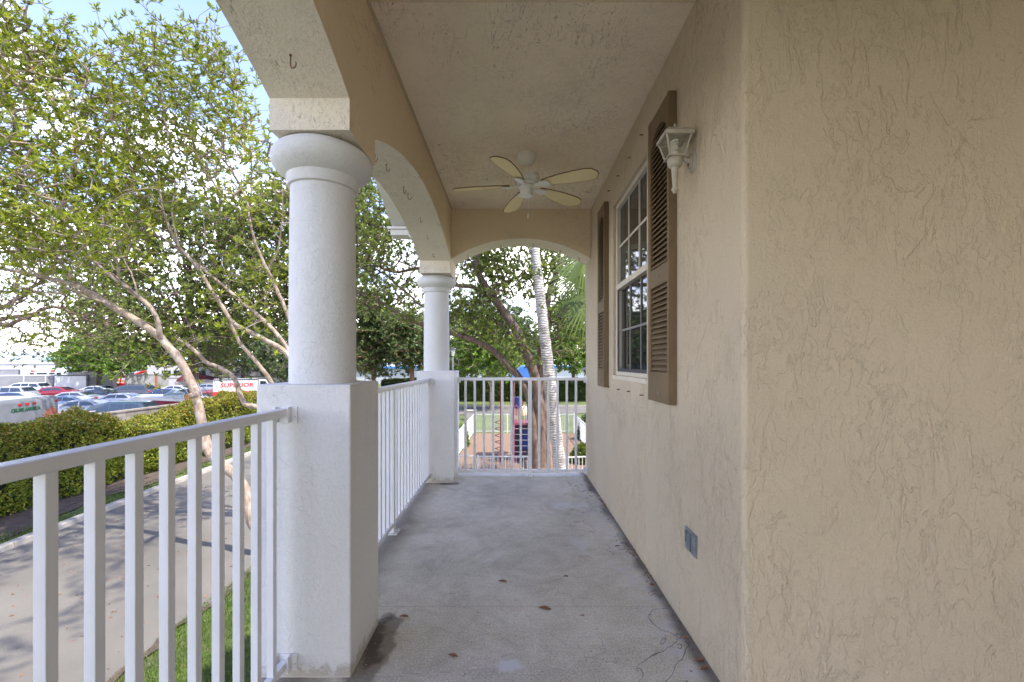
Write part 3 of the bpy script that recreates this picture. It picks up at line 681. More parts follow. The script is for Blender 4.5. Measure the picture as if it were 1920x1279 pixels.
# hedges
def hedge(name, X0, X1, Y0, Y1, hfun, m, n, L, label, along='y', wob=.16):
    o = empty(name, ((X0+X1)/2, (Y0+Y1)/2, G), label, 'hedge')
    def topz(a): return hfun(a)
    a0, a1, c0, c1 = (Y0, Y1, X0, X1) if along == 'y' else (X0, X1, Y0, Y1)
    def lump(a, z, k): return wob*(math.sin(a*2.3+k)+math.sin(a*5.1+z*3+k)*.5+math.sin(z*4.2+a*1.1)*.5)
    A = rng.uniform(a0, a1, n); H = np.array([topz(a) for a in A]); th = c1-c0
    u = rng.uniform(0, 1, n); T = rng.uniform(-.16, .06, n)
    kk = rng.uniform(0, 1, n); P = np.zeros((n, 3)); Dn = rng.normal(size=(n,3))*.6
    fr, to = kk < .55, kk >= .72; bk = ~(fr | to)
    z = u*H; near = c1 if along == 'y' else c0; sg = 1 if along == 'y' else -1
    lp_ = np.array([lump(a, zz, 0) for a, zz in zip(A, z)])
    C = np.where(fr, near+sg*(T+lp_*.7-(np.clip(.35-z,0,.35))*.5), np.where(bk, (c0 if along == 'y' else c1)-sg*(T+lp_*.7), c0+u*th))
    Z = np.where(to, H+lp_*.8+rng.uniform(-.12, .1, n)-.25*np.abs(u-.5)**2*4*.4, z)
    Dn[fr, 0 if along == 'y' else 1] += sg*.9; Dn[to, 2] += 1.1; Dn[:, 2] += .35
    P[:, 0], P[:, 1] = (C, A) if along == 'y' else (A, C); P[:, 2] = G+Z
    V, Fq = rosettes(P, Dn, 4, L, L*.5, (.4, 1.4)); f = fastmesh('foliage', V, Fq, m); f.parent = o; f.matrix_parent_inverse = o.matrix_world.inverted() if False else Matrix.Translation(-o.location)
    # added dark box filling the inside so no daylight shows through
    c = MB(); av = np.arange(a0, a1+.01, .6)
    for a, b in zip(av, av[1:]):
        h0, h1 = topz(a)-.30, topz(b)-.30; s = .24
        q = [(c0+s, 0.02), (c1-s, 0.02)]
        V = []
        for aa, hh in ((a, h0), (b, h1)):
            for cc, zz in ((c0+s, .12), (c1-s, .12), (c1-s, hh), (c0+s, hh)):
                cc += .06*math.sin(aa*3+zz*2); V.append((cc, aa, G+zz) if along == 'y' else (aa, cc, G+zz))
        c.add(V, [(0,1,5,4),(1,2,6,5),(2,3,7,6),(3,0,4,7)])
    cc = c.build('filler_box', 'hedge_core'); cc.parent = o; cc.matrix_parent_inverse = Matrix.Translation(-o.location)
    return o
def hh(y):
    base = 2.27+.12/(1+math.exp((y-14.2)*2))+.15/(1+math.exp(-(y-20.2)*3))+.05*math.sin(y*.9)+.03*math.sin(y*2.7)
    return base-.50*math.exp(-((y-16.7)/1.25)**4)
hedge('hedge', -14.55, -13.45, 4, 41, hh, 'leaf_hedge', 60000, .085, 'long yellow green hedge with reddish tips beyond the driveway kerb')
hedge('hedge', -14, 14, 47.6, 49.2, lambda x: 2.25+.08*math.sin(x), 'leaf_hedge_dark', 26000, .15, 'dark clipped hedge across the far side of the road, behind the playground', along='x', wob=.08)
hedge('hedge', 14.01, 40, 47.8, 49.2, lambda x: 2.2, 'leaf_hedge_dark', 6000, .2, 'dark hedge continuing past the wall at the right end of the road', along='x', wob=.08)

# ================================================================== playground fences
FG = 'white fences around the playground'
def pfence(P0, P1, label, h=1.12, sp=.115, posts=2.3, gate=False):
    P0, P1 = Vector((*P0, G)), Vector((*P1, G)); L = (P1-P0).length; ang = math.atan2((P1-P0).y, (P1-P0).x)
    o = empty('playground_fence', P0, label, 'fence', FG, ang)
    MB().box((0, -.018, h-.035), (L, .018, h)).build('top_rail', 'white_trim', parent=o)
    MB().box((0, -.015, .10), (L, .015, .13)).build('bottom_rail', 'white_trim', parent=o)
    np_ = max(1, round(L/posts)); px_ = [L*k/np_ for k in range(np_+1)]
    for x in px_: MB().box((x-.028, -.028, 0), (x+.028, .028, h+.03)).build('post', 'white_trim', parent=o)
    pk = MB(); n = int(L/sp); xs = [L*(k+.5)/n for k in range(n)]
    me = None
    for x in xs[:98]:
        if me is None:
            q = MB().box((-.009, -.009, .13), (.009, .009, h-.035)).build('picket', 'white_trim', parent=o); me = q; q.location = (x, 0, 0)
        else:
            q = me.copy(); COL.objects.link(q); q.parent = o; q.location = (x, 0, 0)
    return o
pfence((-2.3, 26.2), (3.5, 26.2), 'white picket fence at the far end of the playground before the lawn')
pfence((-2.5, 14.6), (-2.3, 26.1), 'white fence running along the left side of the playground')
pfence((3.5, 26.1), (3.5, 14.7), 'white fence running along the right side of the playground')
pfence((-2.5, 14.5), (-1.25, 14.5), 'short low fence panel at the near left corner of the playground')
pfence((-1.13, 14.2), (.72, 14.2), 'near fence panel with the gate at the front of the playground', h=1.16)
pfence((1.45, 14.2), (3.5, 14.6), 'near fence panel right of the pale palm trunk')

# play set
ps = empty('play_set', (0, 0, 0), 'playground climber with pink rails, rung ladder, blue roof and slide on bark mulch', 'play set')
PY = 17.6
def X_(px, Y): return (px-CX)/F*Y
xa, xb = X_(963, PY), X_(993, PY)
pm = MB()
for x in (xa, xb):
    for y in (PY+.9, PY+1.9): pm.tube([(x, y, G), (x, y, G+2.2 if y < PY+1 else G+2.6)], .045, 8)
pm.build('posts', 'pink_metal', parent=ps)
l = MB()
for x in (xa, xb-.02): l.tube([(x-.02, PY, G), (x, PY+.85, G+1.55), (x, PY+.85, G+2.35)], .03, 8)
l.build('ladder_rails', 'pink_metal', parent=ps)
for k in range(7):
    t = (k+.6)/7.3; MB().tube([(xa, PY+.85*t, G+1.55*t), (xb-.02, PY+.85*t, G+1.55*t)], .013, 6).build('rung', 'rv_grey', parent=ps)
MB().box((xa-.08, PY+.87, G+1.55), (xb+.08, PY+2.0, G+1.62)).build('deck', 'pink_metal', parent=ps)
MB().box((xa+.03, PY+1.2, G), (xb-.0, PY+1.28, G+1.5)).build('climbing_panel', 'dark_plastic', parent=ps)
MB().box((xa+.25, PY+1.1, G+.5), (xb-.02, PY+1.14, G+1.3)).build('blue_panel', 'blue_plastic', parent=ps)
for s_, (u, v) in enumerate(((xa, xa+.22), (xb-.24, xb))):
    m = MB()
    for q in range(3): m.tube([(u+(v-u)*q/2, PY+.9, G+1.62), (u+(v-u)*q/2, PY+.9, G+2.2)], .014, 6)
    m.tube([(u, PY+.9, G+2.2), ((u+v)/2, PY+.9, G+2.36), (v, PY+.9, G+2.2)], .022, 6); m.build('guard_rail', 'pink_metal', parent=ps)
cr_ = MB(); a = [(xa+.22+(xb-xa-.44)*(.5-.5*math.cos(t)), PY+1.95, G+2.2+.3*math.sin(t)) for t in [k*math.pi/10 for k in range(11)]]
cr_.tube(a, .03, 6); cr_.build('arch_rail', 'pink_metal', parent=ps)
MB().lathe([(.02, 0), (.30, .03), (.33, .35), (.30, .42), (.02, .44)], ((xa+xb)/2, PY+2.4, G+1.75), 16).build('tunnel_hood', 'cream_plastic', parent=ps, smooth=True)
b_ = MB(); b_.box((xa-.02, PY+1.9, G+2.1), (xa+.28, PY+2.3, G+2.6)); b_.build('side_hood', 'blue_plastic', parent=ps, bevel=.08)
rf_ = MB(); zr = CZ-(708-CY)/F*(PY+1.4); c0_ = ((xa+xb)/2+.12, PY+1.4)
rf_.prism([(c0_[0]-.55, zr-.12), (c0_[0]-.42, zr+.22), (c0_[0]-.12, zr+.50), (c0_[0]+.12, zr+.50), (c0_[0]+.36, zr+.22), (c0_[0]+.46, zr-.12)], PY+.9, PY+2.0, 1)
rf_.build('canopy', 'light_blue_plastic', parent=ps, bevel=.04)
pt = MB()
pt.tube([(xa-.02, PY+.9, G+2.2), (c0_[0]-.40, PY+.95, zr)], .03, 6); pt.tube([(xb, PY+.9, G+2.2), (c0_[0]+.35, PY+.95, zr)], .03, 6); pt.build('canopy_posts', 'pink_metal', parent=ps)
sl_ = MB(); x = xb+.30; pr_ = [(PY+1.6, G+1.55), (PY+.9, G+1.5), (PY-.3, G+.55), (PY-1.0, G+.25), (PY-1.4, G+.22)]
for (y0, z0), (y1, z1) in zip(pr_, pr_[1:]):
    sl_.add([(x-.2, y0, z0+.16), (x-.17, y0, z0), (x+.17, y0, z0), (x+.2, y0, z0+.16), (x-.2, y1, z1+.16), (x-.17, y1, z1), (x+.17, y1, z1), (x+.2, y1, z1+.16)], [(0,1,5,4),(1,2,6,5),(2,3,7,6)])
o = sl_.build('slide', 'cream_plastic', parent=ps); md = o.modifiers.new('thick', 'SOLIDIFY'); md.thickness = .03
sp_ = MB(); sx_, sy_ = X_(939, 18.6), 18.6
sp_.tube([(sx_, sy_, G), (sx_, sy_, CZ-(712-CY)/F*sy_)], .03, 8); pole = sp_.build('spiral_pole', 'maroon_metal'); 
tag(pole, 'tall maroon climbing pole wrapped by a spiral left of the play set', 'climbing pole')
hx = MB().tube([(sx_-.10+.13*math.cos(t*.5), sy_+.13*math.sin(t*.5), G+.15+.0215*t) for t in range(0, 76)], .016, 6); hx.build('spiral', 'maroon_metal', parent=pole)
# street lamp
lm = empty('street_lamp', at(849, 740, 30)+Vector((0,0,0)), 'black street lamp with a glass lantern head on a pale post beyond the far column', 'street lamp'); lm.location.z = G
ltop = CZ-(651-CY)/F*30-G
MB().lathe([(.09, 0), (.09, .3), (.05, .4), (.045, ltop-.62), (.07, ltop-.6)], n=12).build('post', 'rv_grey', parent=lm)
MB().lathe([(.09, ltop-.58), (.14, ltop-.22), (.14, ltop-.2)], n=6).build('lamp_glass', 'lamp_glass', parent=lm)
c = MB().lathe([(.20, ltop-.2), (.19, ltop-.17), (.05, ltop-.04), (.02, ltop)], n=6)
for k in range(6):
    a = k*math.pi/3; c.tube([(.092*math.cos(a), .092*math.sin(a), ltop-.58), (.145*math.cos(a), .145*math.sin(a), ltop-.2)], .012, 4)
c.build('lamp_cap', 'lamp_black', parent=lm)
# electrical cabinets by the road
for px, py, w_, h_, Y, l in ((884, 790, .55, .75, 33, 'small tan utility box standing beside the road beyond the far column'),):
    p = gx(px, py); m = MB().box((-.4, -.3, 0), (.4, .3, .6)).box((-.43, -.33, .6), (.43, .33, .68)); o = m.build('utility_box', 'kerb_concrete', loc=(X_(882, 32.5), 32.5, G), bevel=.02); tag(o, l, 'utility box')

sheet('soil_edge', [(x-.05-.03*math.sin(y*13), y) for x, y in NE]+[(x+.06+.03*math.sin(y*7), y) for x, y in NE[::-1]], 'soil_bed', G+.008)
n = 900; yy = rng.uniform(4, 34, n); xx = rng.uniform(0, 1, n)**.8*5.6-10.9; P = np.stack([xx, yy, np.full(n, G+.012)], 1); D = rng.normal(size=(n,3)); D[:,2] *= .12
V, Fq = leaf_geo(P, D, rng.uniform(.04, .09, n), .03); tag(fastmesh('leaf_litter', V, Fq, 'dry_leaf'), 'scattered dry leaves lying on the driveway', 'leaf litter', kind='stuff')
# ================================================================== vehicles
def text_mesh(s, size, m, name='lettering', depth=.004, bold=0.0, shear=0):
    cu = bpy.data.curves.new(name, 'FONT'); cu.body = s; cu.size = size; cu.extrude = depth; cu.offset = bold; cu.align_x = 'CENTER'; cu.align_y = 'CENTER'; cu.shear = shear; cu.resolution_u = 2
    t = bpy.data.objects.new(name, cu); COL.objects.link(t); bpy.context.view_layer.update()
    me = bpy.data.meshes.new_from_object(t.evaluated_get(bpy.context.evaluated_depsgraph_get())); bpy.data.objects.remove(t); bpy.data.curves.remove(cu)
    me.materials.clear(); me.materials.append(M[m]); o = bpy.data.objects.new(name, me); COL.objects.link(o); return o
KINDS = {
 'sedan': dict(L=4.75, W=1.84, st=[(0,.55,.78,.78,.80),(.12,.30,.93,.93,.92),(1.15,.22,1.0,1.0,1,),(1.25,.22,1.01,1.02,1),(2.0,.20,1.03,1.40,1),(2.6,.20,1.04,1.46,1),(3.3,.20,1.04,1.41,1),(4.05,.24,1.05,1.10,1),(4.15,.25,1.05,1.06,1),(4.62,.30,1.00,1.0,.93),(4.75,.50,.85,.85,.84)], rear=4.08, glass=[(2.0,3.3)], ws=(1.25,2.0), rw=(3.3,4.05)),
 'suv': dict(L=4.85, W=1.95, st=[(0,.55,.88,.88,.82),(.12,.30,1.05,1.05,.93),(1.1,.25,1.13,1.13,1),(1.2,.25,1.14,1.15,1),(1.85,.25,1.16,1.64,1),(2.5,.25,1.17,1.74,1),(3.9,.25,1.17,1.72,1),(4.2,.26,1.17,1.68,1),(4.62,.28,1.15,1.2,1),(4.76,.32,1.08,1.08,.95),(4.85,.45,.9,.9,.88)], glass=[(1.85,4.2)], ws=(1.2,1.85), rw=(4.2,4.62)),
}
def make_car(kind, col):
    K = KINDS[kind]; W = K['W']/2; root = bpy.data.objects.new('parked_car', None); COL.objects.link(root)
    def ring(s):
        x, zb, belt, roof, wf = s; w = W*wf; rw = w*.74 if roof > belt+.1 else w*(.74+.2*(1-(roof-belt)/.1)) 
        z1 = zb+(belt-zb)*.45
        pts = [(-w*.9, zb), (-w, z1), (-w*.97, belt-.05), (-w*.93, belt), (-rw-.02, max(roof-.07, belt+.001)), (-rw*.86, roof), (rw*.86, roof), (rw+.02, max(roof-.07, belt+.001)), (w*.93, belt), (w*.97, belt-.05), (w, z1), (w*.9, zb)]
        return [(x, y, z) for y, z in pts]
    b = MB(); V = []; st = K['st']; n = 12
    for s in st: V += ring(s)
    fs = [(i*n+k, i*n+(k+1)%n, (i+1)*n+(k+1)%n, (i+1)*n+k) for i in range(len(st)-1) for k in range(n)] + [tuple(range(n))[::-1], tuple((len(st)-1)*n+k for k in range(n))]
    b.add(V, fs); body = b.build('body', 'car_'+col, parent=root, smooth=True)
    def interp(x):
        for s, t in zip(st, st[1:]):
            if s[0] <= x <= t[0]:
                f = (x-s[0])/(t[0]-s[0]); return tuple(a+(b_-a)*f for a, b_ in zip(s, t))
    # side glass, windscreen, rear window (thin solid panels standing proud of the body)
    def panel(name, quad):
        q = [Vector(v) for v in quad]; nn = (q[1]-q[0]).cross(q[3]-q[0]).normalized(); cpt = Vector((K['L']/2, 0, .8))
        if nn.dot(q[0]-cpt) < 0: nn = -nn
        m = MB(); m.add([v-nn*.004 for v in q]+[v+nn*.012 for v in q], [(0,1,2,3),(4,5,6,7),(0,1,5,4),(1,2,6,5),(2,3,7,6),(3,0,4,7)]); return m.build(name, 'car_glass', parent=root)
    def sidept(x, f, sgn):
        r = ring(interp(x)); a, c = Vector(r[3]), Vector(r[4]); p = a+(c-a)*f; p.y = abs(p.y)*sgn; return p
    ga, gb = K['glass'][0]; wx0, wx1 = K['ws']; rx0, rx1 = K['rw']; nd = 3 if kind == 'suv' else 2
    for sg in (-1, 1):
        xs_ = [ga+.06+(gb-ga-.10)*k/nd for k in range(nd+1)]
        for i, (x0, x1) in enumerate(zip(xs_, xs_[1:])):
            fl = (wx1-wx0)*.62 if i == 0 else 0; rl = (rx1-rx0)*.55 if i == nd-1 else 0
            panel('side_window', [sidept(x0-fl+.02, .12, sg), sidept(x1-.05+rl, .12, sg), sidept(x1-.05, .92, sg), sidept(x0+.02, .92, sg)])
    def endpt(xa, xb, f, fy):
        ra, rb = ring(interp(xa)), ring(interp(xb)); a, c = Vector(ra[8]), Vector(rb[7]); a.y = a.y*.9; c.y *= .93; a.z = interp(xa)[3]; c.z = interp(xb)[3]-.01
        p = a+(c-a)*f; p.y *= fy; return p
    panel('windscreen', [endpt(wx0, wx1, .08, -1), endpt(wx0, wx1, .08, 1), endpt(wx0, wx1, .92, 1), endpt(wx0, wx1, .92, -1)])
    panel('rear_window', [endpt(rx1, rx0, .15, -1), endpt(rx1, rx0, .15, 1), endpt(rx1, rx0, .92, 1), endpt(rx1, rx0, .92, -1)])
    for x in (.88, K['L']-.95):
        for sg in (-1, 1):
            m = Matrix.Translation((x, sg*(W-.10), .33)) @ Matrix.Rotation(R(90), 4, 'X')
            t = MB(); t.lathe([(.20, -.11), (.31, -.11), (.33, -.08), (.33, .08), (.31, .11), (.20, .11)], n=20); t.v = [tuple(m @ Vector(v)) for v in t.v]; tt = t.build('wheel', 'tyre', parent=root, smooth=True)
            r = MB(); r.lathe([(.02, -.115), (.20, -.118), (.21, -.10), (.21, .10), (.20, .118), (.02, .115)], n=14); r.v = [tuple(m @ Vector(v)) for v in r.v]; r.build('rim', 'rim_metal', parent=tt)
    zl = interp(K['L']-.1)[2]-.14
    for sg in (-1, 1):
        MB().box((K['L']-.22, sg*(W-.16)-.14, zl), (K['L']-.045, sg*(W-.16)+.12, zl+.13)).build('tail_light', 'tail_red', parent=root, bevel=.02)
        MB().box((.05, sg*(W-.30)-.16, .62), (.22, sg*(W-.30)+.14, .73)).build('headlight', 'lamp_clear', parent=root, bevel=.02)
        MB().box((wx1-.35, sg*(W-.02)-.07, interp(wx1)[2]-.01), (wx1-.20, sg*(W-.02)+.11, interp(wx1)[2]+.11)).build('mirror', 'car_'+col, parent=root, bevel=.02)
    return root
CG = 'cars parked in the lot beyond the hedge'
cars = [
 ('suv', 'white', 45, 717, 1.74, None, 'large white family van in the back row near the left edge, dark side windows', 0),
 ('sedan', 'red', 100, 725, 1.46, None, 'dark red sedan in the back row beside the large white family van', 3),
 ('sedan', 'black', 176, 730, 1.46, None, 'black sedan right of the dark red sedan', 2),
 ('sedan', 'white', 178, 0, 1.46, 51.8, 'white sedan behind the black sedan, under the bright green tree', 0),
 ('suv', 'darkgrey', 243, 721, 1.74, None, 'dark grey sport utility car in the back row in front of the grey container', -2),
 ('sedan', 'navy', 307, 0, 1.46, 46, 'navy blue sedan right of the dark grey sport utility car', 0),
 ('sedan', 'white', 326, 0, 1.46, 53, 'white sedan left of the leaning trunk, behind the navy blue sedan', 2),
 ('sedan', 'silver', 133, 0, 1.46, 41.2, 'silver sedan in front of the dark red sedan', 4),
 ('sedan', 'white', 222, 0, 1.46, 39.2, 'white sedan left of the red boat bow', -3),
 ('sedan', 'silver', 152, 749, 1.46, None, 'silver sedan in the middle, right behind the large dark vehicle by the wall', 2),
 ('suv', 'teal', 212, 0, 1.74, 27.6, 'dark teal sport utility car just behind the block wall', 0),
 ('suv', 'silver', 8, 0, 1.74, 44.5, 'silver sport utility car cut by the left edge of the photo', 0),
 ('sedan', 'navy', 18, 0, 1.46, 39.9, 'dark blue sedan above the silver trailer roof', 4),
 ('sedan', 'paleblue', 122, 0, 1.46, 36.2, 'pale blue sedan between two silver sedans', 0),
 ('sedan', 'red', 126, 0, 1.40, 24.4, 'red car right of the silver trailer, nearest the hedge', -4),
 ('sedan', 'rose', 420, 0, 1.46, 52, 'rose coloured sedan in front of the white truck with red lettering', 0),
 ('sedan', 'silver', 388, 0, 1.46, 57, 'silver sedan behind the boat with the maroon cover', 0),
]
protos = {}
for kind, col, px, py, h, Y, lab, da in cars:
    if Y is None: p = roofpos(px, py, h)
    else: p = Vector(((px-CX)/F*Y, Y, G))
    key = (kind, col)
    root = make_car(kind, col) if key not in protos else copy_tree(protos[key]); protos.setdefault(key, root)
    a = R(14+da); L = KINDS[kind]['L']     # car front points to -X, a little towards the camera
    root.location = (p.x-math.cos(a)*L/2, p.y-math.sin(a)*L/2, G+.006); root.rotation_euler = (0, 0, a)
    tag(root, lab, 'car', CG)

def vehicle(name, loc, rz, label, cat, group=None): return empty(name, (loc[0], loc[1], G+.006), label, cat, group, rz)
# silver rental trailer close behind the hedge
pA, pB = Vector((-17.094, 15.003, 0)), Vector((-17.85, 17.7, 0))      # long wall faces the hedge
d = (pB-pA).normalized(); ang = math.atan2(d.y, d.x)
pA = pB-d*6.4
tr = vehicle('camper_trailer', (pA.x, pA.y, 0), ang, 'silver camper body with green lettering and red marker lights close behind the hedge', 'camper trailer')
hT = 2.82; Wd = 2.3; Lt = 6.4
bd = MB(); r_ = .16
prf = [(0, .55), (0, hT-r_)] + [(r_-r_*math.cos(t), hT-r_+r_*math.sin(t)) for t in [k*math.pi/12 for k in range(1, 7)]] + [(Wd-r_, hT), (Wd, hT-r_), (Wd, .55)]
bd.prism(prf, 0, Lt, 0); o = bd.build('body', 'trailer_silver', parent=tr, bevel=.09, segs=3, smooth=True)
for k in (2.75, 3.07, 3.39, 6.12, .3): 
    x = Lt-k*.0-0; 
for u in (4.43, 4.75, 5.10, 6.25): MB().box((u-.08, -.02, 2.57), (u+.08, .0, 2.65)).build('marker_light', 'tail_red', parent=tr, bevel=.008)
tx = text_mesh('CRUISE AMERICA', .17, 'green_lettering', bold=.007); tx.parent = tr; tx.location = (4.72, -.008, 2.425); tx.rotation_euler = (R(90), 0, 0); tx.scale = (1.35/max(tx.dimensions.x, .1) if tx.dimensions.x else 1, 1, 1)
mu = MB(); mu.prism([(5.62,1.2),(5.60,2.12),(5.66,2.25),(5.76,2.33),(5.90,2.36),(5.96,2.33),(5.98,2.42),(6.08,2.43),(6.07,2.35),(6.18,2.33),(6.29,2.25),(6.31,1.2)], -.012, .0, 1); mu.build('mural', 'brown_mural', parent=tr)
MB().box((.02, -.025, .52), (Lt-.02, -.001, .60)).build('skirt_trim', 'dark_trim', parent=tr)
for x in (2.2, 3.1): 
    m = Matrix.Translation((x, .12, .36)) @ Matrix.Rotation(R(90), 4, 'X'); t = MB().lathe([(.2, -.1), (.36, -.1), (.36, .1), (.2, .1)], n=18); t.v = [tuple(m @ Vector(v)) for v in t.v]; t.build('wheel', 'tyre', parent=tr)

# generic box bodied vehicle: local x = length, faces camera with y- side
def boxy(name, cat, px, Y, L, W, z0, h, rz, body, label, wins=(), trims=(), group=None, rnd=.08):
    p = Vector(((px-CX)/F*Y, Y, 0)); o = vehicle(name, (p.x, p.y), R(rz), label, cat, group)
    MB().box((-L/2, -W/2, z0), (L/2, W/2, h)).build('body', body, parent=o, bevel=rnd, segs=2)
    for x0, x1, a, b in wins:
        MB().box((x0, -W/2-.02, a), (x1, -W/2-.004, b)).build('window', 'car_glass', parent=o)
    for x0, x1, a, b, m in trims:
        MB().box((x0, -W/2-.03, a), (x1, -W/2-.002, b)).build('trim', m, parent=o)
    for x in (-L/2+.22*L, L/2-.22*L):
        for sg in (-1, 1):
            m = Matrix.Translation((x, sg*(W/2-.12), .42)) @ Matrix.Rotation(R(90), 4, 'X'); t = MB().lathe([(.2, -.12), (.42, -.12), (.42, .12), (.2, .12)], n=16); t.v = [tuple(m @ Vector(v)) for v in t.v]; t.build('wheel', 'tyre', parent=o)
    return o
VA = 48   # these bodies turn their long side to the porch
boxy('travel_trailer', 'travel trailer', 20, 66, 11, 2.5, .6, 4.02, VA, 'rv_white', 'long white and grey travel trailer with dark trim at the far left',
  wins=[(-4.6,-3.9,1.9,2.4),(2.9,3.8,2.6,3.1)], trims=[(-5.5,5.5,3.72,3.84,'dark_trim'),(-3.0,.9,3.0,3.10,'dark_trim'),(-3.0,-2.85,1.6,3.0,'dark_trim'),(-2.85,.75,1.7,2.95,'rv_grey'),(.75,.95,1.4,3.0,'dark_trim'),(2.3,2.5,1.2,3.7,'dark_trim')])
boxy('travel_trailer', 'travel trailer', 118, 70, 8, 2.5, .6, 4.05, VA-4, 'rv_white', 'white travel trailer behind the white bus', wins=[(-1.4,-.2,3.0,3.5),(1.6,2.8,3.0,3.5)], trims=[(-4,4,3.72,3.84,'dark_trim'),(-3.8,-3.6,1.2,3.6,'dark_trim')])
bus = boxy('shuttle_bus', 'bus', 84, 60, 3.1, 2.4, .5, 3.36, VA, 'rv_white', 'white shuttle bus seen from the rear, left of the bright green tree',
  wins=[(-1.4,-1.0,2.1,2.75),(-.75,.15,2.1,2.75),(.35,.85,2.1,2.75),(-.75,.15,1.25,1.65),(1.05,1.45,2.2,2.75)], rnd=.15)
for x in (-1.3, .5): MB().box((x, -1.24, 2.92), (x+.35, -1.2, 3.08)).build('marker_light', 'tail_red', parent=bus)
for x in (-1.45, .4): MB().box((x, -1.24, 1.5), (x+.35, -1.2, 1.8)).build('tail_light', 'tail_red', parent=bus)
boxy('cargo_trailer', 'cargo trailer', 135, 54, 2.9, 2.2, .5, 2.62, VA-10, 'weathered_panel', 'white cargo trailer with dark edge trim right of the white bus',
  trims=[(-1.45,1.45,2.5,2.62,'dark_trim'),(-1.45,-1.33,.6,2.5,'dark_trim'),(1.33,1.45,.6,2.5,'dark_trim'),(-1.33,1.33,.6,2.5,'rv_white')], rnd=.05)
boxy('box_truck', 'box truck', 172, 58, 4.6, 2.3, .6, 2.95, VA, 'rv_white', 'plain white box body behind the bright green tree trunk', rnd=.04)
boxy('utility_trailer', 'trailer', 30, 57, 7, 2.2, .6, 2.55, VA, 'rv_grey', 'low grey mesh sided trailer with white roof in front of the long travel trailer', trims=[(-3.5,3.5,2.40,2.56,'rv_white'),(.6,.7,.7,2.4,'rv_white'),(2.5,2.6,.7,2.4,'rv_white')], rnd=.03)
boxy('freight_container', 'container', 276, 58, 4.3, 2.3, .3, 2.62, 40, 'weathered_panel', 'weathered grey container right of the red lift machine', trims=[(.75,1.0,.5,2.5,'brown_mural'),(-2.15,2.15,2.5,2.63,'rv_grey')], rnd=.04)
boxy('motorhome', 'motorhome', 330, 64, 6.4, 2.4, .6, 3.7, 38, 'rv_white', 'white motorhome behind the leaning pale trunk', wins=[(-1.6,-.6,2.3,3.0),(-.3,1.0,2.3,3.0)], trims=[(-3.2,3.2,1.9,2.0,'rv_grey')])
boxy('motorhome', 'motorhome', 395, 66, 6.0, 2.4, .6, 3.6, 34, 'rv_white', 'white motorhome behind the boat with the maroon cover', wins=[(-1.8,-.6,2.3,2.9),(.5,1.4,2.3,2.9)])
boxy('motorhome', 'motorhome', 450, 68, 6.4, 2.4, .6, 3.9, 30, 'rv_white', 'white motorhome with blue roof edge behind the truck with red lettering', wins=[(-2.4,-1.2,2.6,3.2),(.4,1.4,2.6,3.2)], trims=[(-3.2,3.2,3.62,3.75,'blue_trim')])
boxy('cabin_cruiser', 'boat', 512, 66, 6.2, 2.4, .9, 3.35, 28, 'gelcoat', 'white cabin boat on a trailer behind the wooden fence', wins=[(-1.6,-.5,2.5,2.9),(.3,1.4,2.5,2.9)], trims=[(-3.1,3.1,2.1,2.2,'dark_trim')], rnd=.3)
# lettered truck
sp = boxy('service_truck', 'truck', 443, 50, 4.2, 2.0, .5, 2.30, 30, 'rv_white', 'white service truck with large red lettering and a red stripe along its lower side', trims=[(-2.1,2.1,.55,.95,'red_lettering'),(-2.1,2.1,2.2,2.31,'dark_trim')], rnd=.05)
tx = text_mesh('SUPERIOR', .62, 'red_lettering', bold=.016, shear=.1); tx.parent = sp; tx.location = (.1, -1.012, 1.62); tx.rotation_euler = (R(90), 0, 0); tx.scale = (1.12, 1, 1)
MB().prism([(2.15, .5), (2.15, 2.2), (2.9, 2.15), (3.3, 1.4), (3.9, 1.25), (3.95, .5)], -.95, .95, 1).build('cab', 'rv_white', parent=sp, bevel=.05)
MB().prism([(2.3, 1.45), (2.3, 2.05), (2.82, 2.02), (3.12, 1.45)], -.975, -.952, 1).build('cab_window', 'car_glass', parent=sp)
# red lift machine
rm = vehicle('lift_machine', at(229, 720, 62), R(35), 'bright red boom lift machine between the green tree and the grey container', 'lift machine')
for nme, a, b in (('basket', (-1.7,-.5,1.55), (-.4,.5,2.5)), ('chassis', (-1.2,-.8,.7), (1.8,.8,1.3)), ('engine_cover', (.5,-.7,1.3), (1.8,.7,2.1))): MB().box(a, b).build(nme, 'machine_red', parent=rm, bevel=.06)
bm = MB()
for x in (-.2, .3): bm.tube([(x, -.3, 1.2), (x+.15, -.3, 2.3)], .10, 6)
bm.tube([(-.4, 0, 2.1), (1.2, 0, 2.35), (2.4, 0, 2.85), (2.8, 0, 2.75)], [.16, .17, .2, .14], 6); bm.build('boom', 'machine_red', parent=rm)
for x in (-.8, 1.3):
    m = Matrix.Translation((x, -.8, .42)) @ Matrix.Rotation(R(90), 4, 'X'); t = MB().lathe([(.15, -.14), (.42, -.14), (.42, .14), (.15, .14)], n=16); t.v = [tuple(m @ Vector(v)) for v in t.v]; t.build('wheel', 'tyre', parent=rm)
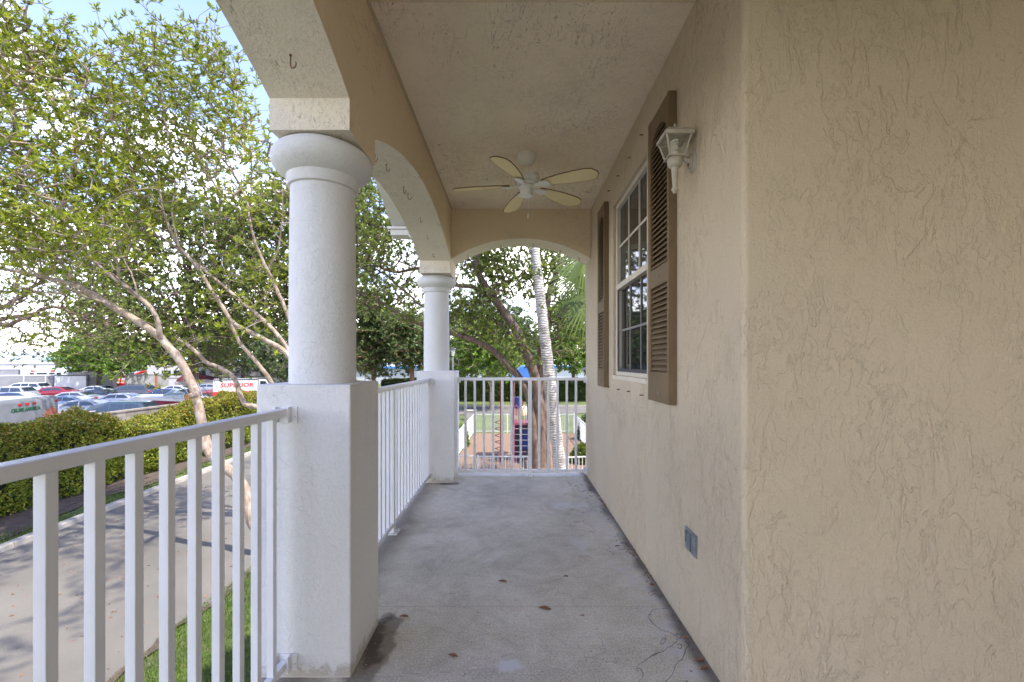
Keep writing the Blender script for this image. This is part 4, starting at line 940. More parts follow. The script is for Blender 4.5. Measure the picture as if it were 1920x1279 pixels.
# runabout boat with red hull
bt = vehicle('speed_boat', (0, 0), 0, 'white and red speed boat with raked windscreen and folded arch, behind the block wall', 'speed boat')
pb = Vector(((250-CX)/F*33, 33, 0)); bt.location = (pb.x, pb.y, G+.006); bt.rotation_euler = (0, 0, R(2))
zs = .75
st = [(0, 0, 1.62, 1.62), (.5, .42, 1.25, 1.66), (1.4, .80, .95, 1.68), (2.6, 1.08, .80, 1.66), (4.0, 1.18, .72, 1.60), (6.2, 1.15, .70, 1.50)]
def hullring(s, f0, f1): x, w_, zk, zg = s; return x, w_, zk, zg
hb = MB(); V = []
for x, w_, zk, zg in st: V += [(x, 0, zk), (x, -w_*.8, zk+(zg-zk)*.45), (x, -w_-.01, zg-.26), (x, w_+.01, zg-.26), (x, w_*.8, zk+(zg-zk)*.45)]
hb.add(V, [(5*i+k, 5*i+(k+1)%5, 5*i+5+(k+1)%5, 5*i+5+k) for i in range(5) for k in range(5)] + [(25,26,27,28,29)]); hb.build('hull', 'hull_red', parent=bt, smooth=True)
db = MB(); V = []
for x, w_, zk, zg in st: V += [(x-.05, -w_-.03, zg-.262), (x-.05, -w_-.04, zg-.06), (x, -w_*.9, zg), (x, 0, zg+.10), (x, w_*.9, zg), (x-.05, w_+.04, zg-.06), (x-.05, w_+.03, zg-.262)]
db.add(V, [(7*i+k, 7*i+k+1, 7*i+8+k, 7*i+7+k) for i in range(5) for k in range(6)] + [tuple(35+k for k in range(7))]); db.build('deck', 'gelcoat', parent=bt, smooth=True)
ws = MB(); wp = [(2.15, 0, 1.76), (2.6, -.75, 1.68), (4.2, -.98, 1.62)]; wt = [(3.0, 0, 2.15), (3.25, -.62, 2.14), (4.3, -.86, 1.95)]
for s_ in (1, -1):
    for i in range(2): ws.add([(wp[i][0], wp[i][1]*s_, wp[i][2]), (wp[i+1][0], wp[i+1][1]*s_, wp[i+1][2]), (wt[i+1][0], wt[i+1][1]*s_, wt[i+1][2]), (wt[i][0], wt[i][1]*s_, wt[i][2])], [(0,1,2,3)])
ws.build('windscreen', 'boat_screen', parent=bt)
wf = MB()
for s_ in (1, -1): wf.tube([(a, b*s_, c_) for a, b, c_ in wt], .02, 5); wf.tube([(a, b*s_, c_) for a, b, c_ in wp], .018, 5)
for s_ in (1, -1):
    for i in (0, 1, 2): wf.tube([(wp[i][0], wp[i][1]*s_, wp[i][2]), (wt[i][0], wt[i][1]*s_, wt[i][2])], .015, 5)
wf.build('windscreen_frame', 'chrome', parent=bt)
ar = MB()
for x, xt in ((4.9, 4.0), (5.7, 5.2)): ar.tube([(x, -1.05, 1.5), (xt, -.95, 2.7), (xt, 0, 2.82), (xt, .95, 2.7), (x, 1.05, 1.5)], .022, 6)
ar.tube([(5.7, -1.05, 1.5), (4.1, -.98, 2.6)], .02, 5); ar.build('top_frame', 'chrome', parent=bt)
# second boat under a maroon cover
b2 = vehicle('covered_boat', at(381, 700, 62), R(28), 'boat under a maroon canvas cover between the two leaning trunks', 'covered boat')
h2 = MB(); V = []
for x, w_, zk, zg in st: V += [(x-3, 0, zk), (x-3, -w_*.8, zk+(zg-zk)*.45), (x-3, -w_-.01, zg), (x-3, w_+.01, zg), (x-3, w_*.8, zk+(zg-zk)*.45)]
h2.add(V, [(5*i+k, 5*i+(k+1)%5, 5*i+5+(k+1)%5, 5*i+5+k) for i in range(5) for k in range(5)] + [(25,26,27,28,29)]); h2.build('hull', 'gelcoat', parent=b2, smooth=True)
cv_ = MB(); V = []
for k, (x, w_, zk, zg) in enumerate(st): V += [(x-3, -w_-.05, zg-.1), (x-3, -w_*.7, zg+.12+.16*math.sin(k*.62)), (x-3, 0, zg+.15+.75*math.sin(k*.62)), (x-3, w_*.7, zg+.12+.16*math.sin(k*.62)), (x-3, w_+.05, zg-.1)]
cv_.add(V, [(5*i+k, 5*i+k+1, 5*i+6+k, 5*i+5+k) for i in range(5) for k in range(4)] + [(25,26,27,28,29)]); cv_.build('canvas_cover', 'maroon_canvas', parent=b2, smooth=True)

# wooden fence and far sheds
wf = empty('wooden_fence', (0, 0, 0), 'weathered wooden board fence at the right end of the parking lot', 'fence')
P0, P1 = at(488, 0, 52), at(552, 0, 50); n = 30; b = MB()
for k in range(n):
    p = P0+(P1-P0)*k/n; q = P0+(P1-P0)*(k+.93)/n; h = 1.75+.03*math.sin(k*5)
    b.add([(p.x, p.y, G), (q.x, q.y, G), (q.x, q.y, G+h), (p.x, p.y, G+h), (p.x, p.y+.02, G), (q.x, q.y+.02, G), (q.x, q.y+.02, G+h), (p.x, p.y+.02, G+h)], [(0,1,2,3),(4,5,6,7),(0,1,5,4),(1,2,6,5),(2,3,7,6),(3,0,4,7)])
b.build('boards', 'wood_fence', parent=wf)
rr = MB().tube([(P0.x, P0.y+.05, G+1.4), (P1.x, P1.y+.05, G+1.4)], .04, 4).tube([(P0.x, P0.y+.05, G+.5), (P1.x, P1.y+.05, G+.5)], .04, 4); rr.build('rails', 'wood_fence', parent=wf)
def shed(x0, x1, y0, y1, h, hr, roof, wallm, band, label, wins=0, rz=0):
    xc, yc = (x0+x1)/2, (y0+y1)/2; a, b_ = (x1-x0)/2, (y1-y0)/2
    o = empty('storage_building', (xc, yc, G), label, 'building', None, R(rz))
    MB().box((-a, -b_, 0), (a, b_, h)).build('wall', wallm, parent=o)
    MB().prism([(-b_-.4, h+.003), (-b_-.4, h+.12), (0, h+hr), (b_+.4, h+.12), (b_+.4, h+.003)], -a-.4, a+.4, 0).build('roof', roof, parent=o)
    if band: MB().box((-a-.42, -b_-.45, h-.26), (a+.42, -b_-.41, h+.16)).build('fascia', band, parent=o)
    for k in range(wins):
        x = -a+(k+.5)*2*a/wins; q = MB().box((x-1.1, -b_-.05, .1), (x+1.1, -b_-.005, 2.6)).build('roller_door', 'rv_grey' if k % 2 else 'rv_white', parent=o)
    for k in range(int(a/6)):
        x = -a+2+k*9; MB().tube([(x, -b_-.1, 0), (x, -b_-.1, h-.3)], .07, 6).build('downpipe', 'rv_grey', parent=o)
    return o
shed(-36, -8, 88, 100, 3.2, .9, 'roof_pale', 'rv_white', 'blue_trim', 'long white storage building with blue fascia seen left of the far column', 0)
shed(-7, 42, 92, 106, 3.25, .9, 'roof_pale', 'rv_white', 'blue_trim', 'long white storage building with blue fascia seen through the end arch', 5)
shed(-155, -92, 96, 122, 5.0, 1.9, 'roof_pale', 'rv_white', 'mint_trim', 'wide pale roofed warehouse with mint band above the trailers at far left', 0)
shed(-88, -50, 104, 120, 4.4, 1.4, 'roof_pale', 'rv_white', 'blue_trim', 'pale warehouse behind the bright green tree', 4)
shed(-112, -88, 74, 84, 3.9, 1.0, 'roof_pale', 'rv_white', 'mint_trim', 'low white shed behind the travel trailers', 0, 38)
# ================================================================== trees
def to3(pts, Y0, Y1=None, n=None):
    """polyline of (px,py) spread from depth Y0 to Y1"""
    Y1 = Y0 if Y1 is None else Y1; m = len(pts)-1
    return [at(px, py, Y0+(Y1-Y0)*k/m) for k, (px, py) in enumerate(pts)]
def smooth_poly(P, step=.16):
    """Catmull-Rom resampling"""
    P = [Vector(p) for p in P]; Q = [P[0]*2-P[1]] + P + [P[-1]*2-P[-2]]; out = []
    for i in range(1, len(Q)-2):
        a, b, c, d = Q[i-1:i+3]; L = (c-b).length; k = max(2, int(L/step))
        for j in range(k):
            t = j/k; out.append(.5*((2*b)+(c-a)*t+(2*a-5*b+4*c-d)*t*t+(3*b-a-3*c+d)*t**3))
    out.append(P[-1]); return out
class Tree:
    def __init__(s, base, label, cat='tree', name='tree', group=None):
        s.o = empty(name, base, label, cat, group); s.base = Vector(base); s.nodes = []; s.par = []; s.rad = []; s.w = MB(); s.tw = MB()
    def limb(s, pts, r0, r1, n=10, wob=.0, step=.16, tag_=True):
        P = smooth_poly(pts, step); m = len(P)
        if wob:
            for i in range(2, m-1): P[i] = P[i]+Vector((random.gauss(0,wob), random.gauss(0,wob), random.gauss(0,wob)))
        rr = [(r0+(r1-r0)*(i/(m-1))**.85)*(1+.05*math.sin(i*1.7)+random.uniform(-.04,.04)) for i in range(m)]
        s.w.tube(P, rr, n)
        for p, r in zip(P, rr): s.nodes.append(p); s.rad.append(r)
        return P
    def grow(s, C, rmin=.004, up=.25, maxr=.03, seg=.28, sides=4, droop=0, minn=0):
        """connect crown points C (n,3) to the skeleton by curved twigs; returns axis at each point"""
        N = np.array([tuple(p) for p in s.nodes]); dist = np.full(len(C), 1e9)
        for i in range(0, len(N), 400):
            d = np.linalg.norm(C[:,None]-N[None,i:i+400], axis=2).min(1); dist = np.minimum(dist, d)
        order = np.argsort(dist); cap = len(N)+len(C)*6; A = np.zeros((cap,3)); A[:len(N)] = N; m = len(N); base = m
        parent = np.full(cap, -1); cnt = np.zeros(cap); chains = []; axes = np.zeros((len(C),3)); D = np.zeros((cap,3))
        for ci in order:
            p = C[ci]; v = p-A[:m]; d = np.linalg.norm(v, axis=1)
            cost = d*(1+.5*np.clip(-(v[:,2])/(d+1e-6), 0, 1)) ; cost[:base] *= 1.1
            j = int(np.argmin(cost)); L = d[j]; k = max(1, min(5, int(L/seg)+1)); a = A[j].copy(); prev = j; idx = [j]
            if np.any(D[j]): c1 = a+D[j]*L*.4
            else: c1 = a+(p-a)*.35+np.array([0,0,up*L])
            jit = rng.normal(size=3)*L*.05
            for q in range(1, k+1):
                t = q/k; x = a*(1-t)**2+2*(c1+jit)*t*(1-t)+p*t*t; A[m] = x; dd = x-A[prev]; D[m] = dd/(np.linalg.norm(dd)+1e-9); parent[m] = prev; idx.append(m); prev = m; m += 1
            axes[ci] = D[prev]; chains.append(idx)
            q = prev
            while q >= base: cnt[q] += 1; q = parent[q]
        for idx in chains:
            P = [Vector(A[i]) for i in idx]; rr = [min(maxr, rmin*max(1, cnt[i])**.46) for i in idx[1:]]; r0 = rr[0] if idx[0] < base else min(maxr, max(rr[0], rmin*max(1, cnt[idx[0]])**.46)*.9)
            s.tw.tube(P, [r0]+rr, sides, cap=False)
        return axes
    def finish(s, bark, leafV=None, leafF=None, leaf='leaf_oak', trunk='trunk', k=4):
        t = s.w.build(trunk, bark, smooth=True); t.parent = s.o; t.matrix_parent_inverse = Matrix.Translation(-s.base)
        if s.tw.v:
            V = np.array(s.tw.v); q = [f for f in s.tw.f if len(f) == 4]; o = fastmesh('twigs', V, q, bark, smooth=True); o.parent = s.o; o.matrix_parent_inverse = Matrix.Translation(-s.base)
        if leafV is not None:
            o = fastmesh('crown', leafV, leafF, leaf, k=k); o.parent = s.o; o.matrix_parent_inverse = Matrix.Translation(-s.base)
        return s.o
def inpoly(px, py, poly):
    c = False; j = len(poly)-1
    for i in range(len(poly)):
        xi, yi = poly[i]; xj, yj = poly[j]
        if (yi > py) != (yj > py) and px < (xj-xi)*(py-yi)/(yj-yi)+xi: c = not c
        j = i
    return c
def sample(polys, n, Yc, Yr, clump=0, csize=.5, hole=None):
    """crown points: inside outline regions, spread through a real depth range; optionally clumped"""
    out = []; tot = []
    for poly, w in polys:
        xs = [p[0] for p in poly]; ysn = [p[1] for p in poly]; m = int(n*w); cs = []
        def rnd():
            while True:
                x, y = random.uniform(min(xs), max(xs)), random.uniform(min(ysn), max(ysn))
                if inpoly(x, y, poly): return x, y
        if clump:
            cc = []
            for _ in range(clump_n := max(3, int(m/clump))):
                x, y = rnd(); Y = Yc+random.uniform(-1, 1)*Yr; cc.append(at(x, y, Y))
            while len(cs) < m:
                c = random.choice(cc); d = Vector((random.gauss(0,1), random.gauss(0,1), random.gauss(0,.75)))*csize*.5; cs.append(tuple(c+d))
        else:
            for _ in range(m):
                x, y = rnd(); cs.append(tuple(at(x, y, Yc+random.uniform(-1, 1)*Yr)))
        out += cs
    return np.array(out)

# ---- foreground tree A: pale leaning multi-stem tree over the driveway
def fg_tree():
    b = gx(522, 1075); T = Tree(b, 'pale barked tree with bright green leaves leaning left over the driveway from the near column')
    D = 9.6
    tr = [(528,1085),(505,1030),(474,978),(458,918),(438,888),(405,862),(388,838),(378,790),(366,735),(350,700),(329,664),(292,626),(257,602),(204,571),(146,537)]
    P = T.limb(to3(tr, D-.1, D+.6), .135, .062, 12, .004)
    T.w.tube([at(366,740,9.75), at(352,744,9.42)], [.07, .058], 10); cut = MB().tube([at(352.2,744,9.44), at(350,744.7,9.37)], [.057, .055], 12)
    T.limb(to3([(146,537),(120,500),(99,478),(64,445),(30,420),(-10,398),(-60,372)], D+.6, D+.2), .058, .022, 9, .004)
    T.limb(to3([(160,544),(125,530),(82,519),(40,511),(0,504),(-60,492)], D+.65, D+1.4), .05, .022, 9, .004)
    T.limb(to3([(215,575),(190,566),(160,556),(110,533),(60,508),(20,470),(-20,440)], D+.5, D-.8), .035, .012, 8, .006)
    st2 = [(300,634),(296,606),(284,577),(258,555),(234,536),(205,516),(184,498),(163,474),(148,445),(125,420),(108,398),(92,370),(70,335),(45,300)]
    T.limb(to3(st2, D+.35, D-.9), .055, .014, 9, .005)
    T.limb(to3([(258,555),(250,520),(232,490),(222,455),(205,420),(185,380),(172,330),(160,280)], D, D+.8), .018, .006, 6, .008)
    T.limb(to3([(125,420),(118,380),(122,330),(140,270),(150,210),(158,160)], D-.3, D+.3), .02, .006, 6, .008)
    T.limb(to3([(64,445),(55,400),(40,350),(38,290),(52,220),(62,150)], D+.3, D-.6), .026, .006, 6, .008)
    T.limb(to3([(82,519),(70,470),(45,430),(30,380),(10,330)], D+.8, D+1.6), .02, .006, 6, .008)
    poly = [([(-130,40),(-40,5),(30,35),(80,75),(150,70),(205,150),(240,200),(235,300),(265,380),(250,440),(180,470),(120,440),(60,430),(-130,430)], .62),
            ([(-120,420),(60,420),(140,470),(230,470),(260,520),(170,500),(90,500),(20,490),(-120,480)], .08),
            ([(-120,560),(20,570),(50,590),(120,570),(150,600),(60,610),(-100,620)], .015)]
    C = sample(poly, 4000, D+.1, 1.5, clump=14, csize=.85)
    E = np.stack([rng.uniform(-9.5,-2.6,2600), rng.uniform(1.5,10.5,2600), np.zeros(2600)], 1); E[:,2] = CZ+np.maximum(np.abs(E[:,1])*.88, 3.6)+rng.uniform(.3,1.8,2600); E = E[(np.sin(E[:,0]*1.9)+np.sin(E[:,1]*1.6+E[:,0])) > -.9]; C = np.concatenate([C, E])  # E: extra crown clusters above the view, added to shade the driveway
    ax = T.grow(C, .0048, .25, .028, .3)
    V, Fq = rosettes(C, ax*.8+np.array([0,0,.55])+rng.normal(size=C.shape)*.25, 9, .150, .042, (.35, 1.45))
    o = T.finish('bark_grey', V, Fq, 'leaf_bright'); c = cut.build('cut_stub', 'log_end', parent=None); c.parent = o; c.matrix_parent_inverse = Matrix.Translation(-T.base)
    return o
fg_tree()
def fg_tree2():
    b = gx(560, 1010); T = Tree(b, 'second leaning tree with several pale stems behind the near column, sparse upper branches')
    D = 11.2
    P = T.limb(to3([(585,1010),(575,900),(560,820),(530,790),(505,770),(478,762),(458,757),(449,735),(440,710),(422,696),(405,686),(387,680),(372,664),(350,645),(330,636)], D, D+.3), .11, .04, 10, .004)
    T.limb(to3([(575,900),(570,780),(556,700),(540,657),(513,619),(478,587),(437,552),(388,511),(341,473),(300,444),(251,430),(200,400)], D, D+.4), .08, .016, 9, .004)
    T.limb(to3([(556,700),(537,662),(478,628),(440,608),(417,575),(394,543),(373,505),(335,462),(316,425),(306,395),(296,350),(270,300),(240,255),(215,215)], D, D-.9), .075, .010, 9, .004)
    T.limb(to3([(432,606),(449,642),(478,675),(498,700),(512,722),(530,760)], D-.4, D+.2), .034, .06, 8, .004)
    T.limb(to3([(570,780),(562,680),(545,607),(528,564),(502,508),(478,453),(468,410),(462,375),(440,330),(412,290),(385,255),(360,215),(345,150)], D+.1, D+1.0), .07, .008, 9, .005)
    T.limb(to3([(502,508),(520,470),(528,420),(530,360),(520,290)], D+.6, D+.4), .03, .008, 7, .006)
    T.limb(to3([(468,410),(472,340),(468,270),(455,200),(440,140),(425,95)], D+.8, D+.2), .028, .005, 7, .006)
    T.limb(to3([(440,330),(420,270),(425,210),(410,150),(405,90)], D+.9, D+1.3), .02, .005, 6, .006)
    T.limb(to3([(335,462),(322,400),(328,340),(318,270),(300,200),(292,140),(290,90)], D-.6, D), .024, .005, 6, .006)
    T.limb(to3([(306,395),(270,350),(235,300),(215,240),(205,190)], D-.8, D-1.2), .02, .005, 6, .006)
    T.limb(to3([(373,505),(385,450),(380,400),(392,340),(380,290)], D-.5, D-.9), .014, .004, 6, .008)
    T.limb(to3([(387,680),(372,655),(350,600),(338,560),(310,520)], D+.2, D-.5), .012, .004, 6, .008)
    poly = [([(180,110),(235,90),(290,45),(315,60),(345,95),(400,60),(425,70),(470,190),(500,290),(400,270),(350,300),(300,290),(240,330),(190,300)], .47),
            ([(190,300),(300,280),(330,350),(290,430),(230,440),(190,400)], .16),
            ([(350,280),(400,270),(440,330),(440,400),(360,420),(330,360)], .05),
            ([(440,290),(540,300),(545,420),(490,440),(455,400)], .06),
            ([(390,450),(540,470),(545,600),(420,560)], .035),
            ([(330,600),(400,590),(410,650),(340,690)], .022), ([(455,570),(500,580),(490,620),(450,610)], .012)]
    C = sample(poly, 2700, D, 1.4, clump=12, csize=.8)
    ax = T.grow(C, .0048, .25, .026, .3)
    V, Fq = rosettes(C, ax*.8+np.array([0,0,.55])+rng.normal(size=C.shape)*.25, 9, .150, .042, (.35, 1.45))
    T.finish('bark_grey', V, Fq, 'leaf_bright')
fg_tree2()

# ---- generic broad tree
def broad(px, by, Y, crown, label, leaf='leaf_oak', bark_='bark_dark', n=1500, L=.12, nl=8, tr=.3, limbs=6, clump=22, csize=1.6, depth=None, lean=0, name='tree', group=None, trunk_to=None, W=.45):
    """crown: outline polygon in photo pixels at depth Y"""
    base = Vector(((px-CX)/F*Y, Y, G)); T = Tree(base, label, name=name, group=group)
    cx_ = sum(p[0] for p in crown)/len(crown); cyp = [p[1] for p in crown]; dY = depth or (max(p[0] for p in crown)-min(p[0] for p in crown))/F*Y*.45
    zt = trunk_to if trunk_to else max(cyp)-(max(cyp)-min(cyp))*.12
    fork = at(px+lean, zt, Y)
    T.limb([base, base.lerp(fork, .5)+Vector((.08*tr,0,0)), fork], tr, tr*.72, 10, .01, step=.5)
    for k in range(limbs):
        a = 2*math.pi*k/limbs+random.random()
        while True:
            x, y = random.uniform(min(p[0] for p in crown), max(p[0] for p in crown)), random.uniform(min(cyp), max(cyp))
            if inpoly(x, y, crown): break
        e = at(x, y, Y+dY*.7*math.sin(a)); m = fork.lerp(e, .5)+Vector((0,0,.12*(e-fork).length*random.uniform(.2,1.2)))
        T.limb([fork-Vector((0,0,.1)), m, e], tr*.45, tr*.08, 7, .015, step=.5)
    C = sample([(crown, 1)], n, Y, dY, clump=clump, csize=csize)
    ax = T.grow(C, .010*Y/20, .1, tr*.25, 1.0, 3)
    V, Fq = rosettes(C, ax*.5+np.array([0,0,.4])+rng.normal(size=C.shape)*.5, nl, L, L*W, (.3, 1.6))
    return T.finish(bark_, V, Fq, leaf)
broad(186, 0, 56, [(120,660),(135,640),(160,628),(190,620),(225,640),(262,665),(266,682),(235,688),(215,698),(170,698),(150,690),(122,684)], 'bright green rounded tree standing among the parked vehicles on the left', 'leaf_lime', 'bark_dark', 2600, .38, 10, .34, 7, 20, 1.4, trunk_to=697)
OKN = 'dark green oak crowns behind the pale foreground trees'
broad(362, 0, 33, [(170,640),(150,560),(120,500),(180,430),(280,380),(400,360),(480,420),(520,520),(500,600),(460,660),(400,680),(330,672),(250,668),(200,655)], 'large dark oak whose thick trunk stands behind the leaning pale trunk', 'leaf_oak', 'bark_oak', 5200, .27, 10, .42, 9, 30, 1.9, depth=3.2, trunk_to=655, group=OKN)
broad(620, 0, 30, [(455,380),(500,330),(560,330),(640,340),(700,345),(740,420),(700,470),(660,560),(560,620),(480,600),(450,500),(440,430)], 'dense dark green tree behind the near column', 'leaf_oak', 'bark_oak', 4600, .24, 10, .35, 7, 26, 1.6, depth=2.6, trunk_to=600, group=OKN)
def left_oak():
    b = Vector((-24, 17, G)); T = Tree(b, 'dark oak rooted outside the left edge, its low limbs reaching in over the silver trailer'); Y = 17.5
    f = at(-190, 600, Y); T.limb([b, b.lerp(f, .5)+Vector((.2,0,0)), f], .35, .22, 10, .01, step=.4)
    T.limb([f]+to3([(-60,625),(0,600),(25,594),(60,590),(100,575),(150,590),(190,585)], Y, Y+1), .18, .03, 9, .015)
    T.limb([f]+to3([(-60,590),(0,577),(30,562),(60,540),(100,500),(110,460),(130,410)], Y, Y+.5), .14, .03, 9, .015)
    T.limb(to3([(-10,603),(15,611),(35,600),(80,590),(95,598),(130,605),(170,590)], Y-.3, Y-.8), .10, .02, 8, .01)
    C = sample([([(-160,560),(0,600),(40,600),(75,620),(110,615),(100,650),(75,665),(40,640),(0,645),(-160,680)], .22), ([(-150,440),(60,400),(150,420),(190,500),(230,560),(150,610),(60,590),(-150,590)], .7), ([(130,590),(250,600),(300,620),(200,630),(130,625)], .1)], 2000, Y, 1.6, clump=16, csize=1.0)
    ax = T.grow(C, .006, .1, .04, .5, 3); V, Fq = rosettes(C, ax*.4+rng.normal(size=C.shape)*.6, 8, .115, .05, (.4, 1.6)); T.finish('bark_oak', V, Fq, 'leaf_oak')
left_oak()

# ---- playground oak with its long limbs
def play_oak():
    Y = 13.4; b = Vector(((1016-CX)/F*Y, Y, G)); T = Tree(b, 'big spreading oak with reddish brown limbs rising from the playground mulch beside the pale palm')
    T.limb([b-Vector((.05,0,0))]+to3([(1013,880),(1012,800),(1008,740),(1001,700),(978,642),(965,615),(952,596),(927,560),(912,540),(902,525),(894,500),(893,475),(896,440),(905,400)], Y), .21, .085, 12, .004)
    T.limb([b+Vector((.17,.05,0))]+to3([(1024,880),(1022,800),(1016,730),(1013,690),(1014,660),(1020,620),(1026,580),(1030,545),(1040,520),(1050,500),(1066,470),(1080,440)], Y+.2, Y+.9), .17, .07, 10, .004)
    T.limb([b+Vector((-.12,-.1,0))]+to3([(1004,860),(1000,790),(992,745),(974,708),(950,682),(932,664),(910,648),(885,637),(860,628),(843,624),(800,612),(770,600)], Y-.1, Y+.6), .16, .07, 10, .004)
    T.limb(to3([(925,562),(905,548),(886,538),(866,536),(847,534),(815,534),(795,535)], Y, Y+.5), .075, .06, 9, .004)
    T.limb(to3([(800,533),(790,506),(770,506),(745,510),(722,506),(705,498),(690,512),(668,522)], Y+.5, Y+1.2), .06, .03, 9, .006)
    T.limb(to3([(722,508),(700,518),(680,540),(662,560)], Y+1, Y+1.4), .03, .012, 7, .006)
    T.limb(to3([(835,590),(815,580),(796,576),(782,568),(768,553),(751,541),(738,528),(727,517),(712,510),(700,503),(664,505)], Y+.5, Y+1.2), .05, .022, 8, .005)
    T.limb(to3([(782,568),(760,569),(748,562),(742,548),(738,534)], Y+.7, Y+1.0), .03, .018, 7, .006)
    T.limb(to3([(815,612),(790,605),(765,598),(739,582),(715,567),(690,553),(664,541),(600,520)], Y+.7, Y+1.6), .055, .022, 8, .005)
    T.limb(to3([(1026,575),(1005,545),(985,512),(965,503),(944,500),(925,495)], Y+.7, Y+1.6), .045, .02, 8, .006)
    T.limb(to3([(978,642),(955,625),(940,612),(925,600),(905,595),(880,600)], Y+.1, Y+1.5), .05, .02, 8, .006)
    T.limb(to3([(927,560),(940,530),(960,500),(975,470),(985,430)], Y+.1, Y+1.5), .04, .02, 8, .006)
    poly = [([(840,470),(870,450),(1000,430),(1110,420),(1120,500),(1060,520),(1040,560),(990,560),(960,540),(900,560),(850,520)], .40),
            ([(850,540),(900,570),(950,610),(990,650),(1000,690),(960,660),(900,625),(850,610)], .13),
            ([(1030,560),(1100,540),(1110,640),(1040,660)], .08),
            ([(640,330),(720,320),(800,380),(850,440),(845,500),(790,500),(720,480),(640,500)], .28),
            ([(650,490),(720,490),(790,540),(780,600),(740,610),(720,560),(660,570)], .11)]
    C = sample(poly, 5000, Y+1.0, 1.9, clump=20, csize=.62)
    ax = T.grow(C, .0042, .15, .03, .35, 3)
    V, Fq = rosettes(C, ax*.4+rng.normal(size=C.shape)*.6+np.array([0,0,.2]), 10, .11, .05, (.4, 1.6)); T.finish('bark_oak', V, Fq, 'leaf_oak')
play_oak()
def palm():
    Y = 12.6; T = Tree(Vector(((1050-CX)/F*Y, Y, G)), 'leaning palm trunk with pale ringed bark in front of the spreading oak', 'palm tree', 'palm_tree')
    T.limb([T.base]+to3([(1049,880),(1041,800),(1032,720),(1022,640),(1013,560),(1004,480),(996,400),(988,330),(982,270)], Y), .195, .115, 24, 0, step=.12)
    o = T.finish('bark_palm_white'); top = at(982, 268, Y); fr = MB()
    for k in range(12):
        a = k*2*math.pi/12; d = Vector((math.cos(a), math.sin(a), 0)); rach = [top+d*(t*1.9)+Vector((0,0,.75*math.sin(t*2.4)-.55*t*t)) for t in [q/9 for q in range(10)]]
        fr.tube(rach, [.02-.0015*q for q in range(10)], 4)
        for q in range(1, 10):
            s_ = d.cross(Vector((0,0,1)))
            for u in (0, .5):
                p = rach[q].lerp(rach[q-1], u)
                for sg in (-1, 1): fr.add([p, p+s_*sg*.3+d*.15-Vector((0,0,.08)), p+s_*sg*.55+d*.28-Vector((0,0,.3)), p+s_*sg*.28+d*.19-Vector((0,0,.12))], [(0,1,2,3)])
    f = fr.build('crown', 'frond'); f.parent = o; f.matrix_parent_inverse = Matrix.Translation(-T.base)
palm()
def fan_palm():
    Y = 9.2; b = Vector(((1215-CX)/F*Y, Y, G)); T = Tree(b, 'fan palm with drooping green fronds at the right edge of the end arch', 'palm tree', 'palm_tree')
    top = at(1165, 505, Y); T.limb([b, b.lerp(top, .5), top], .15, .13, 14, 0, step=.2); fr = MB(); pet = MB()
    for k, (tx, ty_, dY, rad) in enumerate([(1098,478,-.3,.85),(1092,515,.2,.9),(1120,450,.4,.8),(1108,555,-.1,.85),(1210,440,0,.85),(1240,520,.3,.85),(1170,500,-.8,.85),(1160,560,.7,.85)]):
        c = at(tx, ty_, Y+dY); out = (c-top); out.normalize(); pet.tube([top, top.lerp(c, .55)+Vector((0,0,.08)), c], [.018,.014,.01], 5)
        side = out.cross(Vector((0,0,1))).normalized(); up = side.cross(out).normalized(); ns = 34; tw_ = random.uniform(.9, 1.5); side, up = side*math.cos(tw_)+up*math.sin(tw_), up*math.cos(tw_)-side*math.sin(tw_)
        for q in range(ns):
            t = R(-125+250*q/(ns-1)); d = (out*math.cos(t)+side*math.sin(t)*.92+up*(.12*math.cos(t*2)+random.uniform(-.05,.05))).normalized()
            Ls = rad*(1-.28*abs(t)/R(125))*random.uniform(.9,1.05); pts = [c+d*(Ls*s)+Vector((0,0,-.42*Ls*s**2.3)) for s in (0,.25,.5,.75,1)]
            wd_ = (-out*math.sin(t)+side*math.cos(t)).normalized(); o_ = len(fr.v)
            for s, p in zip((.10,.9,1,.6,.06), pts): hw = .020*s; fr.v += [tuple(p-wd_*hw), tuple(p+Vector((0,0,-.008))), tuple(p+wd_*hw)]
            for s in range(4):
                for z_ in range(2): fr.f.append((o_+3*s+z_, o_+3*s+z_+1, o_+3*s+z_+4, o_+3*s+z_+3))
    o = T.finish('bark_palm_brown'); me_v = np.array(fr.v); f = fastmesh('crown', me_v, fr.f, 'frond'); f.parent = o; f.matrix_parent_inverse = Matrix.Translation(-T.base)
    p = pet.build('leaf_stalks', 'frond'); p.parent = o; p.matrix_parent_inverse = Matrix.Translation(-T.base)
fan_palm()

# ---- mid and far trees beyond the playground and road
BG = 'trees beyond the road'
broad(700, 0, 46, [(655,640),(650,590),(668,560),(700,550),(735,580),(740,620),(735,670),(700,700),(665,690)], 'pale green loose tree left of the far column, with a brown trunk', 'leaf_mid', 'bark_palm_brown', 2200, .36, 8, .26, 5, 18, 1.3, group=BG, trunk_to=690)
broad(772, 0, 44, [(728,640),(735,600),(765,585),(800,600),(812,640),(805,670),(780,690),(750,680)], 'green tree on a straight brown trunk just left of the far column', 'leaf_mid', 'bark_palm_brown', 1900, .34, 8, .27, 5, 18, 1.2, group=BG, trunk_to=675)
broad(920, 0, 40, [(850,690),(845,640),(870,615),(910,610),(950,640),(975,680),(960,705),(915,700),(880,708)], 'small bright lime green tree across the road before the dark hedge', 'leaf_lime', 'bark_grey', 1700, .30, 9, .13, 6, 16, 1.1, group=BG, trunk_to=725)
